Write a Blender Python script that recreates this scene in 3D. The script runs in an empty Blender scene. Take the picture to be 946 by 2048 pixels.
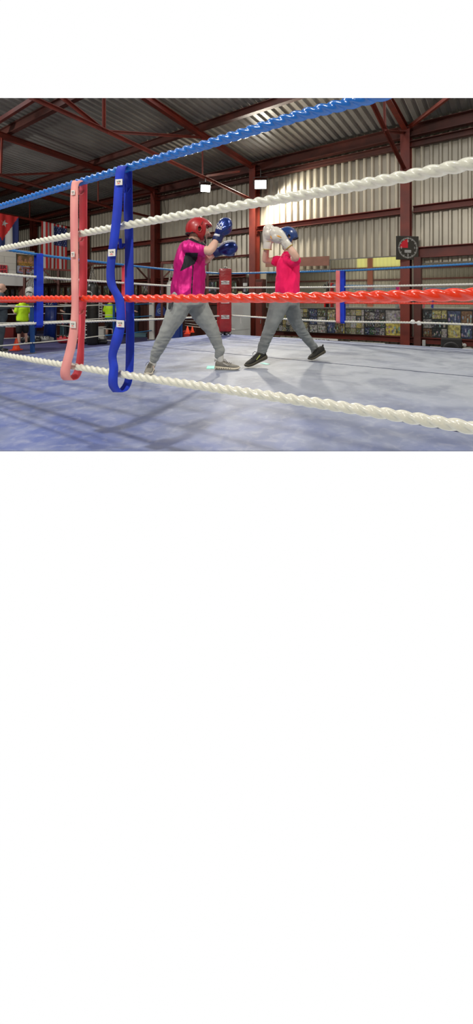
import bpy, bmesh, math, random
from math import sin, cos, pi, radians, sqrt
from mathutils import Vector, Matrix, noise
random.seed(7)
SC = bpy.context.scene
COL = SC.collection
# ------------------------------------------------------------------ camera, sky, lamps of the hall, exposure
F = 776.0; CX = 473.0; HY = 602.0; HC = 0.73
def at(x, y, Y):
    """point at depth Y seen at photo pixel (x, y)"""
    return Vector(((x - CX) / F * Y, Y, HC + (HY - y) / F * Y))
cam_d = bpy.data.cameras.new('camera'); cam = bpy.data.objects.new('camera', cam_d); COL.objects.link(cam)
cam.location = (0, 0, HC); cam.rotation_euler = (pi / 2, 0, 0)
cam_d.sensor_fit = 'HORIZONTAL'; cam_d.sensor_width = 36; cam_d.lens = 36 * F / 946
cam_d.shift_y = -(1024 - HY) / 946; cam_d.clip_start = 0.05; cam_d.clip_end = 200
SC.camera = cam
w = bpy.data.worlds.new('world'); SC.world = w; w.use_nodes = True
w.node_tree.nodes['Background'].inputs[0].default_value = (1, 1, 1, 1)
w.node_tree.nodes['Background'].inputs[1].default_value = 1.0
SC.view_settings.view_transform = 'Standard'; SC.view_settings.look = 'None'
SC.view_settings.exposure = 0; SC.view_settings.gamma = 1
try: SC.view_settings.use_curve_mapping = False
except Exception: pass
D1 = Vector((-.8196, .5730, 0)); D2 = Vector((.5726, .8198, 0))
P1 = Vector((4.35, 9.87, 0)); NP = Vector((-.04, 1.397, 0)); FP = Vector((-.25, 8.31, 0))
def wl(t, s, z):
    """hall frame: t along the back wall (leftwards), s out from the wall, z up"""
    return P1 + D1 * t - D2 * s + Vector((0, 0, z))
def ray_plane(x, y, p, n):
    k = Vector(((x - CX) / F, 1, 0)); Y = p.dot(n) / k.dot(n)
    return at(x, y, Y)
def onwall(x, y, s=0.0): return ray_plane(x, y, P1 - D2 * s, D2)
def wall_t(x, s=0.0): return (onwall(x, HY, s) - P1).dot(D1)
def nearp(x, y): return ray_plane(x, y, NP, D2)
def leftp(x, y): return ray_plane(x, y, FP, D1)
def rightp(x, y): return ray_plane(x, y, FP, D2)
def onz(x, y, z=0.0): return at(x, y, F * (HC - z) / (y - HY))
def lamp(name, kind, loc, energy, col, size=.15, target=None, angle=120):
    d = bpy.data.lights.new(name, kind); d.energy = energy; d.color = col
    if kind == 'AREA': d.size = size
    else: d.shadow_soft_size = size
    if kind == 'SPOT': d.spot_size = radians(angle); d.spot_blend = .6
    o = bpy.data.objects.new(name, d); COL.objects.link(o); o.location = loc
    if target is not None:
        o.rotation_euler = (Vector(target) - Vector(loc)).to_track_quat('-Z', 'Y').to_euler()
    return o
# ------------------------------------------------------------------ materials
MATS = {}
def mat(name, col, rough=.6, metal=0.0, spec=.5, var=None, scale=8, bump=0, bscale=60, emit=None, coat=0, trans=0, alpha_col=None):
    if name in MATS: return MATS[name]
    m = bpy.data.materials.new(name); m.use_nodes = True; nt = m.node_tree; b = nt.nodes['Principled BSDF']
    b.inputs['Base Color'].default_value = (*col, 1); b.inputs['Roughness'].default_value = rough
    b.inputs['Metallic'].default_value = metal; b.inputs['Specular IOR Level'].default_value = spec
    if coat: b.inputs['Coat Weight'].default_value = coat; b.inputs['Coat Roughness'].default_value = .15
    if emit: b.inputs['Emission Color'].default_value = (*emit[:3], 1); b.inputs['Emission Strength'].default_value = emit[3]
    tc = nt.nodes.new('ShaderNodeTexCoord')
    if var:
        n = nt.nodes.new('ShaderNodeTexNoise'); n.inputs['Scale'].default_value = scale; n.inputs['Detail'].default_value = 5
        r = nt.nodes.new('ShaderNodeValToRGB'); r.color_ramp.elements[0].position = .35; r.color_ramp.elements[1].position = .65
        r.color_ramp.elements[0].color = (*col, 1); r.color_ramp.elements[1].color = (*var, 1)
        nt.links.new(tc.outputs['Object'], n.inputs['Vector']); nt.links.new(n.outputs['Fac'], r.inputs['Fac'])
        nt.links.new(r.outputs['Color'], b.inputs['Base Color'])
    if bump:
        n2 = nt.nodes.new('ShaderNodeTexNoise'); n2.inputs['Scale'].default_value = bscale; n2.inputs['Detail'].default_value = 4
        bp = nt.nodes.new('ShaderNodeBump'); bp.inputs['Strength'].default_value = bump; bp.inputs['Distance'].default_value = .02
        nt.links.new(tc.outputs['Object'], n2.inputs['Vector']); nt.links.new(n2.outputs['Fac'], bp.inputs['Height'])
        nt.links.new(bp.outputs['Normal'], b.inputs['Normal'])
    MATS[name] = m; return m
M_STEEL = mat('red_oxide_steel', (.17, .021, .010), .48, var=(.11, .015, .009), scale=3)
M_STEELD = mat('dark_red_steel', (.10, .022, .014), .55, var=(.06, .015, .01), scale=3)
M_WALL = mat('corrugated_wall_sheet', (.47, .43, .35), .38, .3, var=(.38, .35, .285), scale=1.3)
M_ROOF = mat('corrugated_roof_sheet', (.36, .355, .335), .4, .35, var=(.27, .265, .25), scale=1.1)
M_WHITE = mat('white_paint', (.62, .62, .60), .5)
M_BLACK = mat('black_rubber', (.012, .012, .013), .5)
M_BLUEF = mat('blue_webbing', (.004, .022, .40), .75, var=(.003, .017, .32), scale=30)
M_PINKF = mat('pink_webbing', (.80, .22, .23), .8, var=(.72, .17, .18), scale=12)
M_PINKL = mat('pale_pink_webbing', (.85, .38, .36), .8, var=(.78, .30, .29), scale=12)
def ropemat(n, c, r=.25, coat=.5): return mat(n, c, r, coat=coat, bump=.12, bscale=90)
R_BLUE = ropemat('blue_rope_cover', (.006, .125, .48)); R_WHITE = ropemat('white_rope_cover', (.66, .66, .57), .35, .3)
R_RED = ropemat('red_rope_cover', (.74, .035, .008), .3, .35); R_WTHIN = mat('thin_white_rope', (.62, .62, .56), .5)
# ------------------------------------------------------------------ object helpers
def mk(name, bm, m=None, parent=None, smooth=False, label=None, cat=None, group=None, kind=None):
    me = bpy.data.meshes.new(name)
    if bm is not None:
        bmesh.ops.recalc_face_normals(bm, faces=bm.faces[:]); bm.to_mesh(me); bm.free()
    ms = m if isinstance(m, (list, tuple)) else [m]
    for q in ms:
        if q: me.materials.append(q)
    if smooth:
        for p in me.polygons: p.use_smooth = True
    o = bpy.data.objects.new(name, me); COL.objects.link(o)
    if parent is not None:
        o.parent = parent; o.matrix_parent_inverse = Matrix.Translation(-parent.location) if parent.type == 'EMPTY' else Matrix()
    tag(o, label, cat, group, kind); return o
def conform(o, target, n, lift=.0012, back=.06):
    """lay a thin mark onto the curved surface of target, along -n"""
    from mathutils.bvhtree import BVHTree
    t = BVHTree.FromPolygons([v.co for v in target.data.vertices], [p.vertices for p in target.data.polygons]); n = n.normalized()
    h = [v.co.dot(n) for v in o.data.vertices]; lo = min(h)
    for v, q in zip(o.data.vertices, h):
        r = t.ray_cast(v.co + n * back, -n)
        if r[0] is not None: v.co = r[0] + n * (lift + min(.002, q - lo))
def tag(o, label=None, cat=None, group=None, kind=None):
    if label: o['label'] = label
    if cat: o['category'] = cat
    if group: o['group'] = group
    if kind: o['kind'] = kind
def thing(name, label, cat, loc=(0, 0, 0), group=None):
    o = bpy.data.objects.new(name, None); o.empty_display_size = .1; COL.objects.link(o); o.location = loc
    tag(o, label, cat, group); return o
def box(bm, c, size, R=None, bev=0):
    M = Matrix.Translation(Vector(c)) @ (R.to_4x4() if R is not None else Matrix()) @ Matrix.Diagonal((*size, 1))
    r = bmesh.ops.create_cube(bm, size=1, matrix=M)
    if bev:
        es = list({e for v in r['verts'] for e in v.link_edges})
        bmesh.ops.bevel(bm, geom=es, offset=bev, segments=2, affect='EDGES', profile=.6)
RW = Matrix((D1, -D2, Vector((0, 0, 1)))).transposed()   # columns: t, s, z
if RW.determinant() < 0: pass
def wbox(bm, t, s, z, dt, ds, dz, bev=0):
    """box in the hall frame"""
    R = Matrix((-D1, -D2, Vector((0, 0, 1)))).transposed()
    R = Matrix(((-D1.x, D2.x, 0), (-D1.y, D2.y, 0), (0, 0, 1)))
    box(bm, wl(t, s, z), (dt, ds, dz), R, bev)
def frames(pts, up=Vector((0, 0, 1))):
    out = []; n = len(pts); prev = None
    for i in range(n):
        d = (pts[min(i + 1, n - 1)] - pts[max(i - 1, 0)]).normalized()
        if prev is None:
            a = up - d * up.dot(d)
            if a.length < .05: a = Vector((1, 0, 0)) - d * d.x
            a.normalize()
        else:
            a = prev - d * prev.dot(d); a.normalize()
        prev = a; out.append((d, a, d.cross(a)))
    return out
def crv(pts, n=8):
    """catmull-rom through rows of numbers/vectors"""
    P = [list(p) for p in pts]; P = [P[0]] + P + [P[-1]]; out = []
    for i in range(1, len(P) - 2):
        for k in range(n):
            t = k / n; r = []
            for a, b, c, d in zip(P[i - 1], P[i], P[i + 1], P[i + 2]):
                r.append(.5 * (2 * b + (c - a) * t + (2 * a - 5 * b + 4 * c - d) * t * t + (3 * b - a - 3 * c + d) * t ** 3))
            out.append(r)
    out.append(list(P[-2])); return out
def tube(bm, pts, rad, seg=12, flat=None, up=Vector((0, 0, 1)), caps=True, round_caps=False, closed=False):
    """tapered tube; rad number or list; flat = list of side/up ratios"""
    pts = [Vector(p) for p in pts]; n = len(pts)
    rad = [rad] * n if not isinstance(rad, (list, tuple)) else list(rad)
    flat = [1] * n if flat is None else ([flat] * n if not isinstance(flat, (list, tuple)) else list(flat))
    fr = frames(pts, up); rings = []
    items = [(pts[i], fr[i], rad[i], flat[i]) for i in range(n)]
    if round_caps:
        pre = []; post = []
        for a in (80, 60, 35):
            c = cos(radians(a)); s_ = sin(radians(a))
            pre.append((pts[0] - fr[0][0] * rad[0] * s_, fr[0], rad[0] * c, flat[0]))
            post.append((pts[-1] + fr[-1][0] * rad[-1] * s_, fr[-1], rad[-1] * c, flat[-1]))
        items = pre + items + post[::-1]
    for p, (d, a, b), r, f in items:
        rings.append([bm.verts.new(p + a * cos(2 * pi * k / seg) * r + b * sin(2 * pi * k / seg) * r * f) for k in range(seg)])
    for i in range(len(rings) - 1):
        for k in range(seg):
            bm.faces.new((rings[i][k], rings[i][(k + 1) % seg], rings[i + 1][(k + 1) % seg], rings[i + 1][k]))
    if caps:
        bm.faces.new(rings[0][::-1]); bm.faces.new(rings[-1])
def ell(bm, c, r, R=None, seg=20, rings=14):
    M = Matrix.Translation(Vector(c)) @ (R.to_4x4() if R is not None else Matrix()) @ Matrix.Diagonal((*r, 1))
    bmesh.ops.create_uvsphere(bm, u_segments=seg, v_segments=rings, radius=1, matrix=M)
def lathe(bm, prof, c, seg=20, R=None):
    R = R or Matrix.Identity(3); rows = []
    for r, z in prof:
        rows.append([bm.verts.new(Vector(c) + R @ Vector((r * cos(2 * pi * k / seg), r * sin(2 * pi * k / seg), z))) for k in range(seg)])
    for i in range(len(rows) - 1):
        for k in range(seg):
            bm.faces.new((rows[i][k], rows[i][(k + 1) % seg], rows[i + 1][(k + 1) % seg], rows[i + 1][k]))
    bm.faces.new(rows[0][::-1]); bm.faces.new(rows[-1])
def beam(bm, a, b, w_, h, up=Vector((0, 0, 1))):
    a = Vector(a); b = Vector(b); d = (b - a); L = d.length; d.normalize()
    u = up - d * up.dot(d); u.normalize(); s_ = d.cross(u)
    box(bm, (a + b) / 2, (L, w_, h), Matrix((d, s_, u)).transposed())
def ibeam(bm, a, b, w_, h, th=.014, up=Vector((0, 0, 1))):
    a = Vector(a); b = Vector(b); d = (b - a); L = d.length; d.normalize()
    u = up - d * up.dot(d); u.normalize(); s_ = d.cross(u); R = Matrix((d, s_, u)).transposed(); m_ = (a + b) / 2
    box(bm, m_ + u * (h / 2 - th / 2), (L, w_, th), R); box(bm, m_ - u * (h / 2 - th / 2), (L, w_, th), R); box(bm, m_, (L, th, h - 2 * th), R)
TOPN = Vector((0, (HY - 196) / F, -1))      # everything of the hall above the photo's upper limit is not built
def trim(bm):
    bmesh.ops.bisect_plane(bm, geom=bm.verts[:] + bm.edges[:] + bm.faces[:], plane_co=Vector((0, 0, HC)), plane_no=-TOPN, clear_outer=True)
def text(body, size, M, m, parent, depth=.002, name='lettering', sx=1, bold=0):
    cu = bpy.data.curves.new(name, 'FONT'); cu.body = body; cu.size = size; cu.extrude = depth; cu.align_x = 'CENTER'; cu.align_y = 'CENTER'; cu.offset = bold
    t = bpy.data.objects.new(name, cu); COL.objects.link(t); bpy.context.view_layer.update()
    me = bpy.data.meshes.new_from_object(t.evaluated_get(bpy.context.evaluated_depsgraph_get())); me.name = name
    bpy.data.objects.remove(t); me.transform(Matrix.Diagonal((sx, 1, 1, 1))); me.transform(M); me.materials.clear(); me.materials.append(m)
    o = bpy.data.objects.new(name, me); COL.objects.link(o)
    if parent is not None:
        o.parent = parent; o.matrix_parent_inverse = Matrix.Translation(-parent.location) if parent.type == 'EMPTY' else Matrix()
    return o
def facing(c, n, up=Vector((0, 0, 1))):
    """matrix whose +Z is n, +Y up, at c"""
    n = n.normalized(); x = up.cross(n).normalized(); y = n.cross(x)
    return Matrix.Translation(c) @ Matrix((x, y, n)).transposed().to_4x4()
def fuse(bm, voxel=.012, it=4, fac=.5):
    """join overlapping closed shapes into one continuous skin"""
    bmesh.ops.recalc_face_normals(bm, faces=bm.faces[:])
    me = bpy.data.meshes.new('tmp'); bm.to_mesh(me); bm.free()
    o = bpy.data.objects.new('tmp', me); COL.objects.link(o)
    md = o.modifiers.new('r', 'REMESH'); md.mode = 'VOXEL'; md.voxel_size = voxel; md.adaptivity = 0
    ms = o.modifiers.new('s', 'SMOOTH'); ms.iterations = it; ms.factor = fac
    bpy.context.view_layer.update()
    m2 = bpy.data.meshes.new_from_object(o.evaluated_get(bpy.context.evaluated_depsgraph_get()))
    bpy.data.objects.remove(o); out = bmesh.new(); out.from_mesh(m2); bpy.data.meshes.remove(m2); return out
# ------------------------------------------------------------------ lamps (fittings are built further down where these hang)
WARM = (1, .93, .78)
L2 = onwall(521, 369, .42); L1 = ray_plane(411, 377, wl(4.5, 0, 0), D1)
lamp('flood_light', 'SPOT', L2 - D2 * .22 + Vector((0, 0, -.05)), 800, WARM, .16, tuple(L2 - D2 * .55 - D1 * .7 + Vector((0, 0, -.95))), 176)
lamp('flood_light', 'SPOT', L2 - D2 * .22 + Vector((0, 0, -.05)), 260, WARM, .12, (1.4, 4.6, .6), 110)
lamp('flood_light', 'SPOT', L1 - D2 * .12 + Vector((0, 0, -.12)), 420, WARM, .12, (0.3, 4.6, 0), 160)
EXTRA = [((-2.6, 2.2, 4.6), (-.6, 4.6, 0)), ((3.4, 2.6, 4.7), (1.4, 4.8, 0)), (tuple(NP - D2 * 2.6 + D1 * .3 + Vector((0, 0, 4.3))), (-.3, 4.5, 0)), ((-8.6, 8.6, 4.2), (-4.5, 13.5, .2))]  # the first two are unseen lamps, added to brighten the ring
for (p, aim), e in zip(EXTRA, (330, 400, 640, 650)): lamp('flood_light', 'SPOT', p, e, (1, .97, .92), .13, aim, 140)
# ------------------------------------------------------------------ the hall
EAVE = 5.0
def corr(bm, u0, u1, pitch, f, depth=.048):
    """trapezoid sheet along u; f(u, off, k) -> pair of points"""
    u = u0; prof = []
    while u < u1:
        prof += [(u, 0), (u + pitch * .50, 0), (u + pitch * .64, depth), (u + pitch * .86, depth)]; u += pitch
    prev = None
    for a, off in prof:
        A, B = f(a, off); A = bm.verts.new(A); B = bm.verts.new(B)
        if prev: bm.faces.new((prev[0], prev[1], B, A))
        prev = (A, B)
TL, TR = 26.0, -5.2
bm = bmesh.new(); corr(bm, TR, TL, .205, lambda a, off: (wl(a, -.12 + off, -.9), wl(a, -.12 + off, EAVE + .35)))
mk('wall_back', bm, M_WALL, kind='structure')
roof_z = lambda s: EAVE + .22 + .05 * s
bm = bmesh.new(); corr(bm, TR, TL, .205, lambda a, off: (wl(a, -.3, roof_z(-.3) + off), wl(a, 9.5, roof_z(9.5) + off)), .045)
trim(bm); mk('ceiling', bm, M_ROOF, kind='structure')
# the roof again on the camera's side of what the photo leaves out
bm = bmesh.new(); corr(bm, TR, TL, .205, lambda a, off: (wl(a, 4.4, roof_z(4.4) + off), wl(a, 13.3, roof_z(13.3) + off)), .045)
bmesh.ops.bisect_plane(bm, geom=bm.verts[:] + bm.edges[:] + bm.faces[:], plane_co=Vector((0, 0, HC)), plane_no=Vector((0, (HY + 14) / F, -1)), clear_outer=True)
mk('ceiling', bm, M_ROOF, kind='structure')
bm = bmesh.new(); wbox(bm, TL + .1, 6.5, 2.4, .1, 13.6, 6.7); mk('wall_left', bm, M_WALL, kind='structure')
bm = bmesh.new(); wbox(bm, TR - .1, 6.5, 2.4, .1, 13.6, 6.7); mk('wall_right', bm, M_WALL, kind='structure')
bm = bmesh.new(); corr(bm, TR, TL, .205, lambda a, off: (wl(a, 13.1 - off, -.9), wl(a, 13.1 - off, 5.9)), .07)
mk('wall_front', bm, M_WALL, kind='structure')
bm = bmesh.new()
v = [bm.verts.new(p) for p in (wl(26, 13, -.9), wl(26, -.3, -.9), wl(-6, -.3, -.9), Vector((12, 4.3, -.9)), Vector((-14, 4.3, -.9)))]
bm.faces.new(v); M_FLOOR = mat('dark_concrete', (.05, .05, .05), .6, var=(.03, .03, .032), scale=2)
mk('floor', bm, M_FLOOR, kind='structure')
# columns
cols = [(0, 'right of the photo carrying the round timer'), (1, 'with a flood lamp by its head'), (2, 'behind the boxer in red headguard'),
        (3, 'behind the pink hanging strap'), (4, 'behind the striped flag')]
for k, where in cols:
    t = k * 4.5; T = thing('steel_column', 'red oxide steel column ' + where, 'column', wl(t, .16, -.9), 'steel columns of the corrugated wall')
    b = bmesh.new()
    # two flanges facing the hall and the sheet, one web
    wbox(b, t, .30, (EAVE - .9) / 2, .22, .016, EAVE + .9); wbox(b, t, .02, (EAVE - .9) / 2, .22, .016, EAVE + .9); wbox(b, t, .16, (EAVE - .9) / 2, .014, .27, EAVE + .9)
    mk('column_shaft', b, M_STEEL, T)
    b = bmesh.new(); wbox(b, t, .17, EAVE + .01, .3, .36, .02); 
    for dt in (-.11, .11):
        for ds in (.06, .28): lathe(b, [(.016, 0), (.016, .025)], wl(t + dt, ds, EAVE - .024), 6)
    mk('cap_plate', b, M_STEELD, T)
# eave beam of three rails, wall rails
def rail(z, h, s=.0, d=.12, t0=TR, t1=TL, m=M_STEEL, label='', mat_n=None):
    b = bmesh.new(); a = wl(t0, s, z); c = wl(t1, s, z)
    wbox(b, (t0 + t1) / 2, s, z + h / 2 - .01, t1 - t0, d, .016); wbox(b, (t0 + t1) / 2, s, z - h / 2 + .01, t1 - t0, d, .016)
    wbox(b, (t0 + t1) / 2, s - d / 2 + .01, z, t1 - t0, .014, h)
    return mk('wall_rail', b, m, label=label, cat='steel beam')
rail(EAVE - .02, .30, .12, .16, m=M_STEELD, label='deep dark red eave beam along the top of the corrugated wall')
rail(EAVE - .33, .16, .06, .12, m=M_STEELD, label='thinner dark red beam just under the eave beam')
def zat(x, y, s=0): return onwall(x, y, s).z
def seg_rail(x0, x1, x, y, h, s, d, label, m=M_STEEL):
    return rail(zat(x, y, s), h, s, d, wall_t(x1, s), wall_t(x0, s), m, label)
for k, (a, c, lab) in enumerate([(1080, 826, 'upper wall rail right of the timer column'), (806, 515, 'upper wall rail between timer column and lamp column'),
        (499, 317, 'upper wall rail left of the lamp column, behind the blue gloves'), (306, 181, 'upper wall rail behind the blue hanging strap'), (174, 80, 'upper wall rail behind the pink hanging strap')]):
    seg_rail(c, a, 836, 417, .17, .03, .14, 'red steel ' + lab) if False else rail(3.03, .17, .03, .14, wall_t(a, .03), wall_t(c, .03), M_STEEL, 'red steel ' + lab)
rail(2.22, .06, .0, .1, wall_t(500), wall_t(317), M_STEEL, 'thin red wall rail behind the lower blue glove')
rail(2.22, .06, .0, .1, wall_t(306), wall_t(181), M_STEEL, 'thin red wall rail left of the red column, behind blue strap')
rail(1.93, .27, .10, .14, wall_t(1010, .1), wall_t(833, .1), M_STEEL, 'broad red steel beam above the mirror at the right edge')
b = bmesh.new(); wbox(b, -.27, .14, .46, .16, .22, 2.7); mk('steel_stub_column', b, M_STEELD, label='dark short steel post standing against the right side of the timer column', cat='column')
# trusses, one plane per column
def tp(k, x, y): return ray_plane(x, y, wl(4.5 * k, .16, 0), D1)
def member(k, p, q, w_, h, T, m, name, angle=False):
    b = bmesh.new(); a = tp(k, *p); c = tp(k, *q); side = D1
    if angle:  # L-section
        d = (c - a).normalized(); u = side.cross(d).normalized()
        if u.z < 0: u = -u
        beam(b, a, c, w_, .01, u); beam(b, a - u * h / 2 + D1 * w_ / 2, c - u * h / 2 + D1 * w_ / 2, .01, h, u)
    else: ibeam(b, a, c, w_, h, .012, Vector((0, 0, 1)))
    trim(b); mk(name, b, m, T)
TR_DEF = {
 0: ('right of the photo, from the timer column', [('top_chord', (812, 258), (768, 180), .12, .14)],
     [('bottom_chord', (812, 342), (771, 258), .07, .06), ('bottom_chord', (771, 258), (738, 188), .07, .06), ('web_bar', (771, 262), (769, 185), .04, .04), ('web_bar', (771, 260), (812, 264), .05, .05)]),
 1: ('over the ring, running from the lamp column', [('top_chord', (506, 334), (405, 271), .12, .15), ('top_chord', (405, 271), (285, 190), .12, .15)],
     [('bottom_chord', (499, 396), (401, 349), .07, .06), ('bottom_chord', (401, 349), (210, 258), .07, .06), ('bottom_chord', (210, 258), (60, 190), .07, .06),
      ('web_bar', (405, 273), (405, 350), .045, .045), ('web_bar', (210, 258), (210, 185), .05, .05), ('web_bar', (216, 261), (403, 273), .05, .05),
      ('web_bar', (206, 257), (120, 188), .06, .06), ('web_bar', (413, 350), (480, 341), .05, .05)]),
 2: ('over the two hanging straps', [('top_chord', (312, 383), (200, 339), .12, .16), ('top_chord', (200, 339), (-150, 218), .12, .16)],
     [('bottom_chord', (307, 434), (220, 413), .07, .06), ('bottom_chord', (220, 413), (101, 378), .07, .06), ('bottom_chord', (101, 378), (-150, 303), .07, .06),
      ('web_bar', (196, 342), (196, 403), .045, .045), ('web_bar', (0, 349), (190, 341), .05, .05), ('web_bar', (203, 403), (304, 384), .05, .05), ('web_bar', (3, 272), (0, 350), .06, .06)]),
 3: ('above the flags at the left', [('top_chord', (178, 419), (57, 385), .12, .17), ('top_chord', (57, 385), (-150, 326), .12, .17)],
     [('bottom_chord', (178, 462), (85, 442), .07, .07), ('bottom_chord', (85, 442), (-150, 395), .07, .07), ('web_bar', (59, 388), (59, 436), .045, .045), ('web_bar', (65, 438), (135, 420), .05, .05)]),
}
for k, (where, top, rest) in TR_DEF.items():
    T = thing('roof_truss', 'red steel roof truss ' + where, 'roof truss', wl(4.5 * k, .16, EAVE), 'roof trusses')
    for n, p, q, w_, h in top: member(k, p, q, w_, h, T, M_STEEL, n)
    for n, p, q, w_, h in rest: member(k, p, q, w_, h, T, M_STEEL, n, True)
# purlins parallel to the wall
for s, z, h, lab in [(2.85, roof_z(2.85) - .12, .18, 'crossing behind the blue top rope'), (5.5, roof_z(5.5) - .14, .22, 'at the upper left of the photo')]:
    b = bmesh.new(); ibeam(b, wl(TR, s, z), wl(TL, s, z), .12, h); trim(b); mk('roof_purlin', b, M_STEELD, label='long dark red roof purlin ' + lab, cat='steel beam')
b = bmesh.new(); beam(b, ray_plane(-10, 247, wl(0, 6.2, 0), D2), ray_plane(72, 195, wl(0, 6.2, 0), D2), .07, .10); trim(b)
mk('roof_purlin', b, M_STEEL, label='short red roof member in the upper left corner', cat='steel beam')
b = bmesh.new(); beam(b, wl(0, .2, EAVE + .02), wl(-1.3, 1.4, EAVE + .12), .07, .08); trim(b)
mk('roof_brace', b, M_STEEL, label='red diagonal roof brace rising right from the timer column head', cat='steel beam')
# front-wall bits that only the mirror shows
for t in (2.5, 7.0):
    b = bmesh.new(); wbox(b, t, 12.95, 2, .3, .2, 5.8); mk('steel_column', b, mat('lamplit_red_steel', (.45, .12, .06), .5), label='red column of the far wall, coloured lamplit orange, seen only in the mirror, ' + ('nearer' if t < 3 else 'second'), cat='column')  # orange tone is lamplight put into the colour of the red steel
for z, h_ in ((1.95, .08), (2.60, .16)):
    b = bmesh.new(); wbox(b, 3.5, 12.93, z, 20, .14, h_); mk('wall_rail', b, M_STEEL, label='red rail on the wall opposite, %s in the mirror' % ('lower' if z < 2 else 'upper'), cat='steel beam')
b = bmesh.new()
corr(b, .6, 3.2, .205, lambda a, off: (wl(a, 13.02 - off, 2.69), wl(a, 13.02 - off, 3.8)), .07)
mk('window_1', b, mat('yellow_fibreglass_sheet', (.75, .72, .30), .4, emit=(.8, .75, .25, .55)), kind='structure')
# ------------------------------------------------------------------ boxing ring
def canvas_mat():
    m = bpy.data.materials.new('ring_canvas'); m.use_nodes = True; nt = m.node_tree; b = nt.nodes['Principled BSDF']; b.inputs['Roughness'].default_value = .62
    b.inputs['Specular IOR Level'].default_value = .35
    N = nt.nodes.new; L = nt.links.new; tc = N('ShaderNodeTexCoord')
    def noi(sc, det, dist=0, vec=None):
        n = N('ShaderNodeTexNoise'); n.inputs['Scale'].default_value = sc; n.inputs['Detail'].default_value = det; n.inputs['Distortion'].default_value = dist
        L(vec or tc.outputs['Object'], n.inputs['Vector']); return n.outputs['Fac']
    def ramp(f, p0, c0, p1, c1):
        r = N('ShaderNodeValToRGB'); r.color_ramp.elements[0].position = p0; r.color_ramp.elements[1].position = p1
        r.color_ramp.elements[0].color = (*c0, 1); r.color_ramp.elements[1].color = (*c1, 1); L(f, r.inputs['Fac']); return r.outputs['Color']
    def mix(f, a, c, typ='MIX'):
        x = N('ShaderNodeMix'); x.data_type = 'RGBA'; x.blend_type = typ
        if isinstance(f, float): x.inputs[0].default_value = f
        else: L(f, x.inputs[0])
        for i, q in ((6, a), (7, c)):
            if isinstance(q, tuple): x.inputs[i].default_value = (*q, 1)
            else: L(q, x.inputs[i])
        return x.outputs[2]
    # worn grey towards the middle of the ring, cleaner blue along the ropes
    mp = N('ShaderNodeMapping'); mp.vector_type = 'POINT'; L(tc.outputs['Object'], mp.inputs['Vector'])
    vm = N('ShaderNodeVectorMath'); vm.operation = 'DISTANCE'; L(tc.outputs['Object'], vm.inputs[0]); vm.inputs[1].default_value = WEARC
    mr = N('ShaderNodeMapRange'); mr.inputs['From Min'].default_value = 1.3; mr.inputs['From Max'].default_value = 3.6; L(vm.outputs['Value'], mr.inputs['Value'])
    ad = N('ShaderNodeMath'); ad.operation = 'MULTIPLY_ADD'; L(noi(1.2, 4), ad.inputs[0]); ad.inputs[1].default_value = .9; ad.inputs[2].default_value = -.45
    a2 = N('ShaderNodeMath'); a2.operation = 'ADD'; a2.use_clamp = True; L(mr.outputs[0], a2.inputs[0]); L(ad.outputs[0], a2.inputs[1])
    base = mix(a2.outputs[0], (.34, .37, .42), (.10, .135, .33))
    c = mix(ramp(noi(4.5, 8, .6), .40, (0, 0, 0), .66, (.8, .8, .8)), base, mix(.4, base, (.41, .44, .51)))
    c = mix(ramp(noi(2.3, 7, .8), .46, (0, 0, 0), .66, (.55, .55, .55)), c, (.13, .15, .21))
    c = mix(ramp(noi(13, 7, .6), .50, (0, 0, 0), .72, (.3, .3, .3)), c, (.46, .48, .54))
    L(c, b.inputs['Base Color'])
    bp = N('ShaderNodeBump'); bp.inputs['Strength'].default_value = .15; L(noi(3, 5), bp.inputs['Height']); L(bp.outputs['Normal'], b.inputs['Normal'])
    return m
WEARC = (1.6, 4.6, 0)
edgeL = FP + D1 * .40; edgeR = FP + D2 * .20
C0 = FP + D1 * .40 + D2 * .20
def pl(bm, pts, z0, z1):
    a = [bm.verts.new(Vector((p.x, p.y, z1))) for p in pts]; c = [bm.verts.new(Vector((p.x, p.y, z0))) for p in pts]
    bm.faces.new(a); bm.faces.new(c[::-1]); n = len(pts)
    for i in range(n): bm.faces.new((a[i], c[i], c[(i + 1) % n], a[(i + 1) % n]))
YC = F * HC / (901 - HY)
def hit(p, d, Y):  # follow direction to depth Y
    return p + d * ((Y - p.y) / d.y)
A = hit(C0, D2, 0); a_l = hit(C0, D2, YC); a_r = hit(C0, D1, YC)
CM = canvas_mat(); RING = thing('boxing_ring', 'raised boxing ring floor under scuffed blue grey canvas the two boxers stand on', 'boxing ring', (1, 5, 0))
b = bmesh.new(); Rc = C0 - D1 * 6.3; Lc = C0 - D2 * 6.15
pl(b, [C0, Lc, hit(Lc, D1, YC), hit(Rc, D2, YC), Rc], -.004, 0)
# keep only what lies right of the left rope side and left of the right side beyond
mk('canvas', b, CM, RING)
# skirt board below the two far edges
b = bmesh.new()
beam(b, C0 - D2 * .05 + Vector((0, 0, -.46)) - D1 * .02, C0 - D2 * 6.1 + Vector((0, 0, -.46)) - D1 * .02, .04, .85); mk('skirt_board', b, mat('dark_blue_skirt', (.02, .03, .09), .7), RING)
b = bmesh.new()
beam(b, C0 - D1 * .05 + Vector((0, 0, -.46)) - D2 * .02, C0 - D1 * 6.2 + Vector((0, 0, -.46)) - D2 * .02, .04, .85); mk('skirt_board', b, MATS['dark_blue_skirt'], RING)
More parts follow.
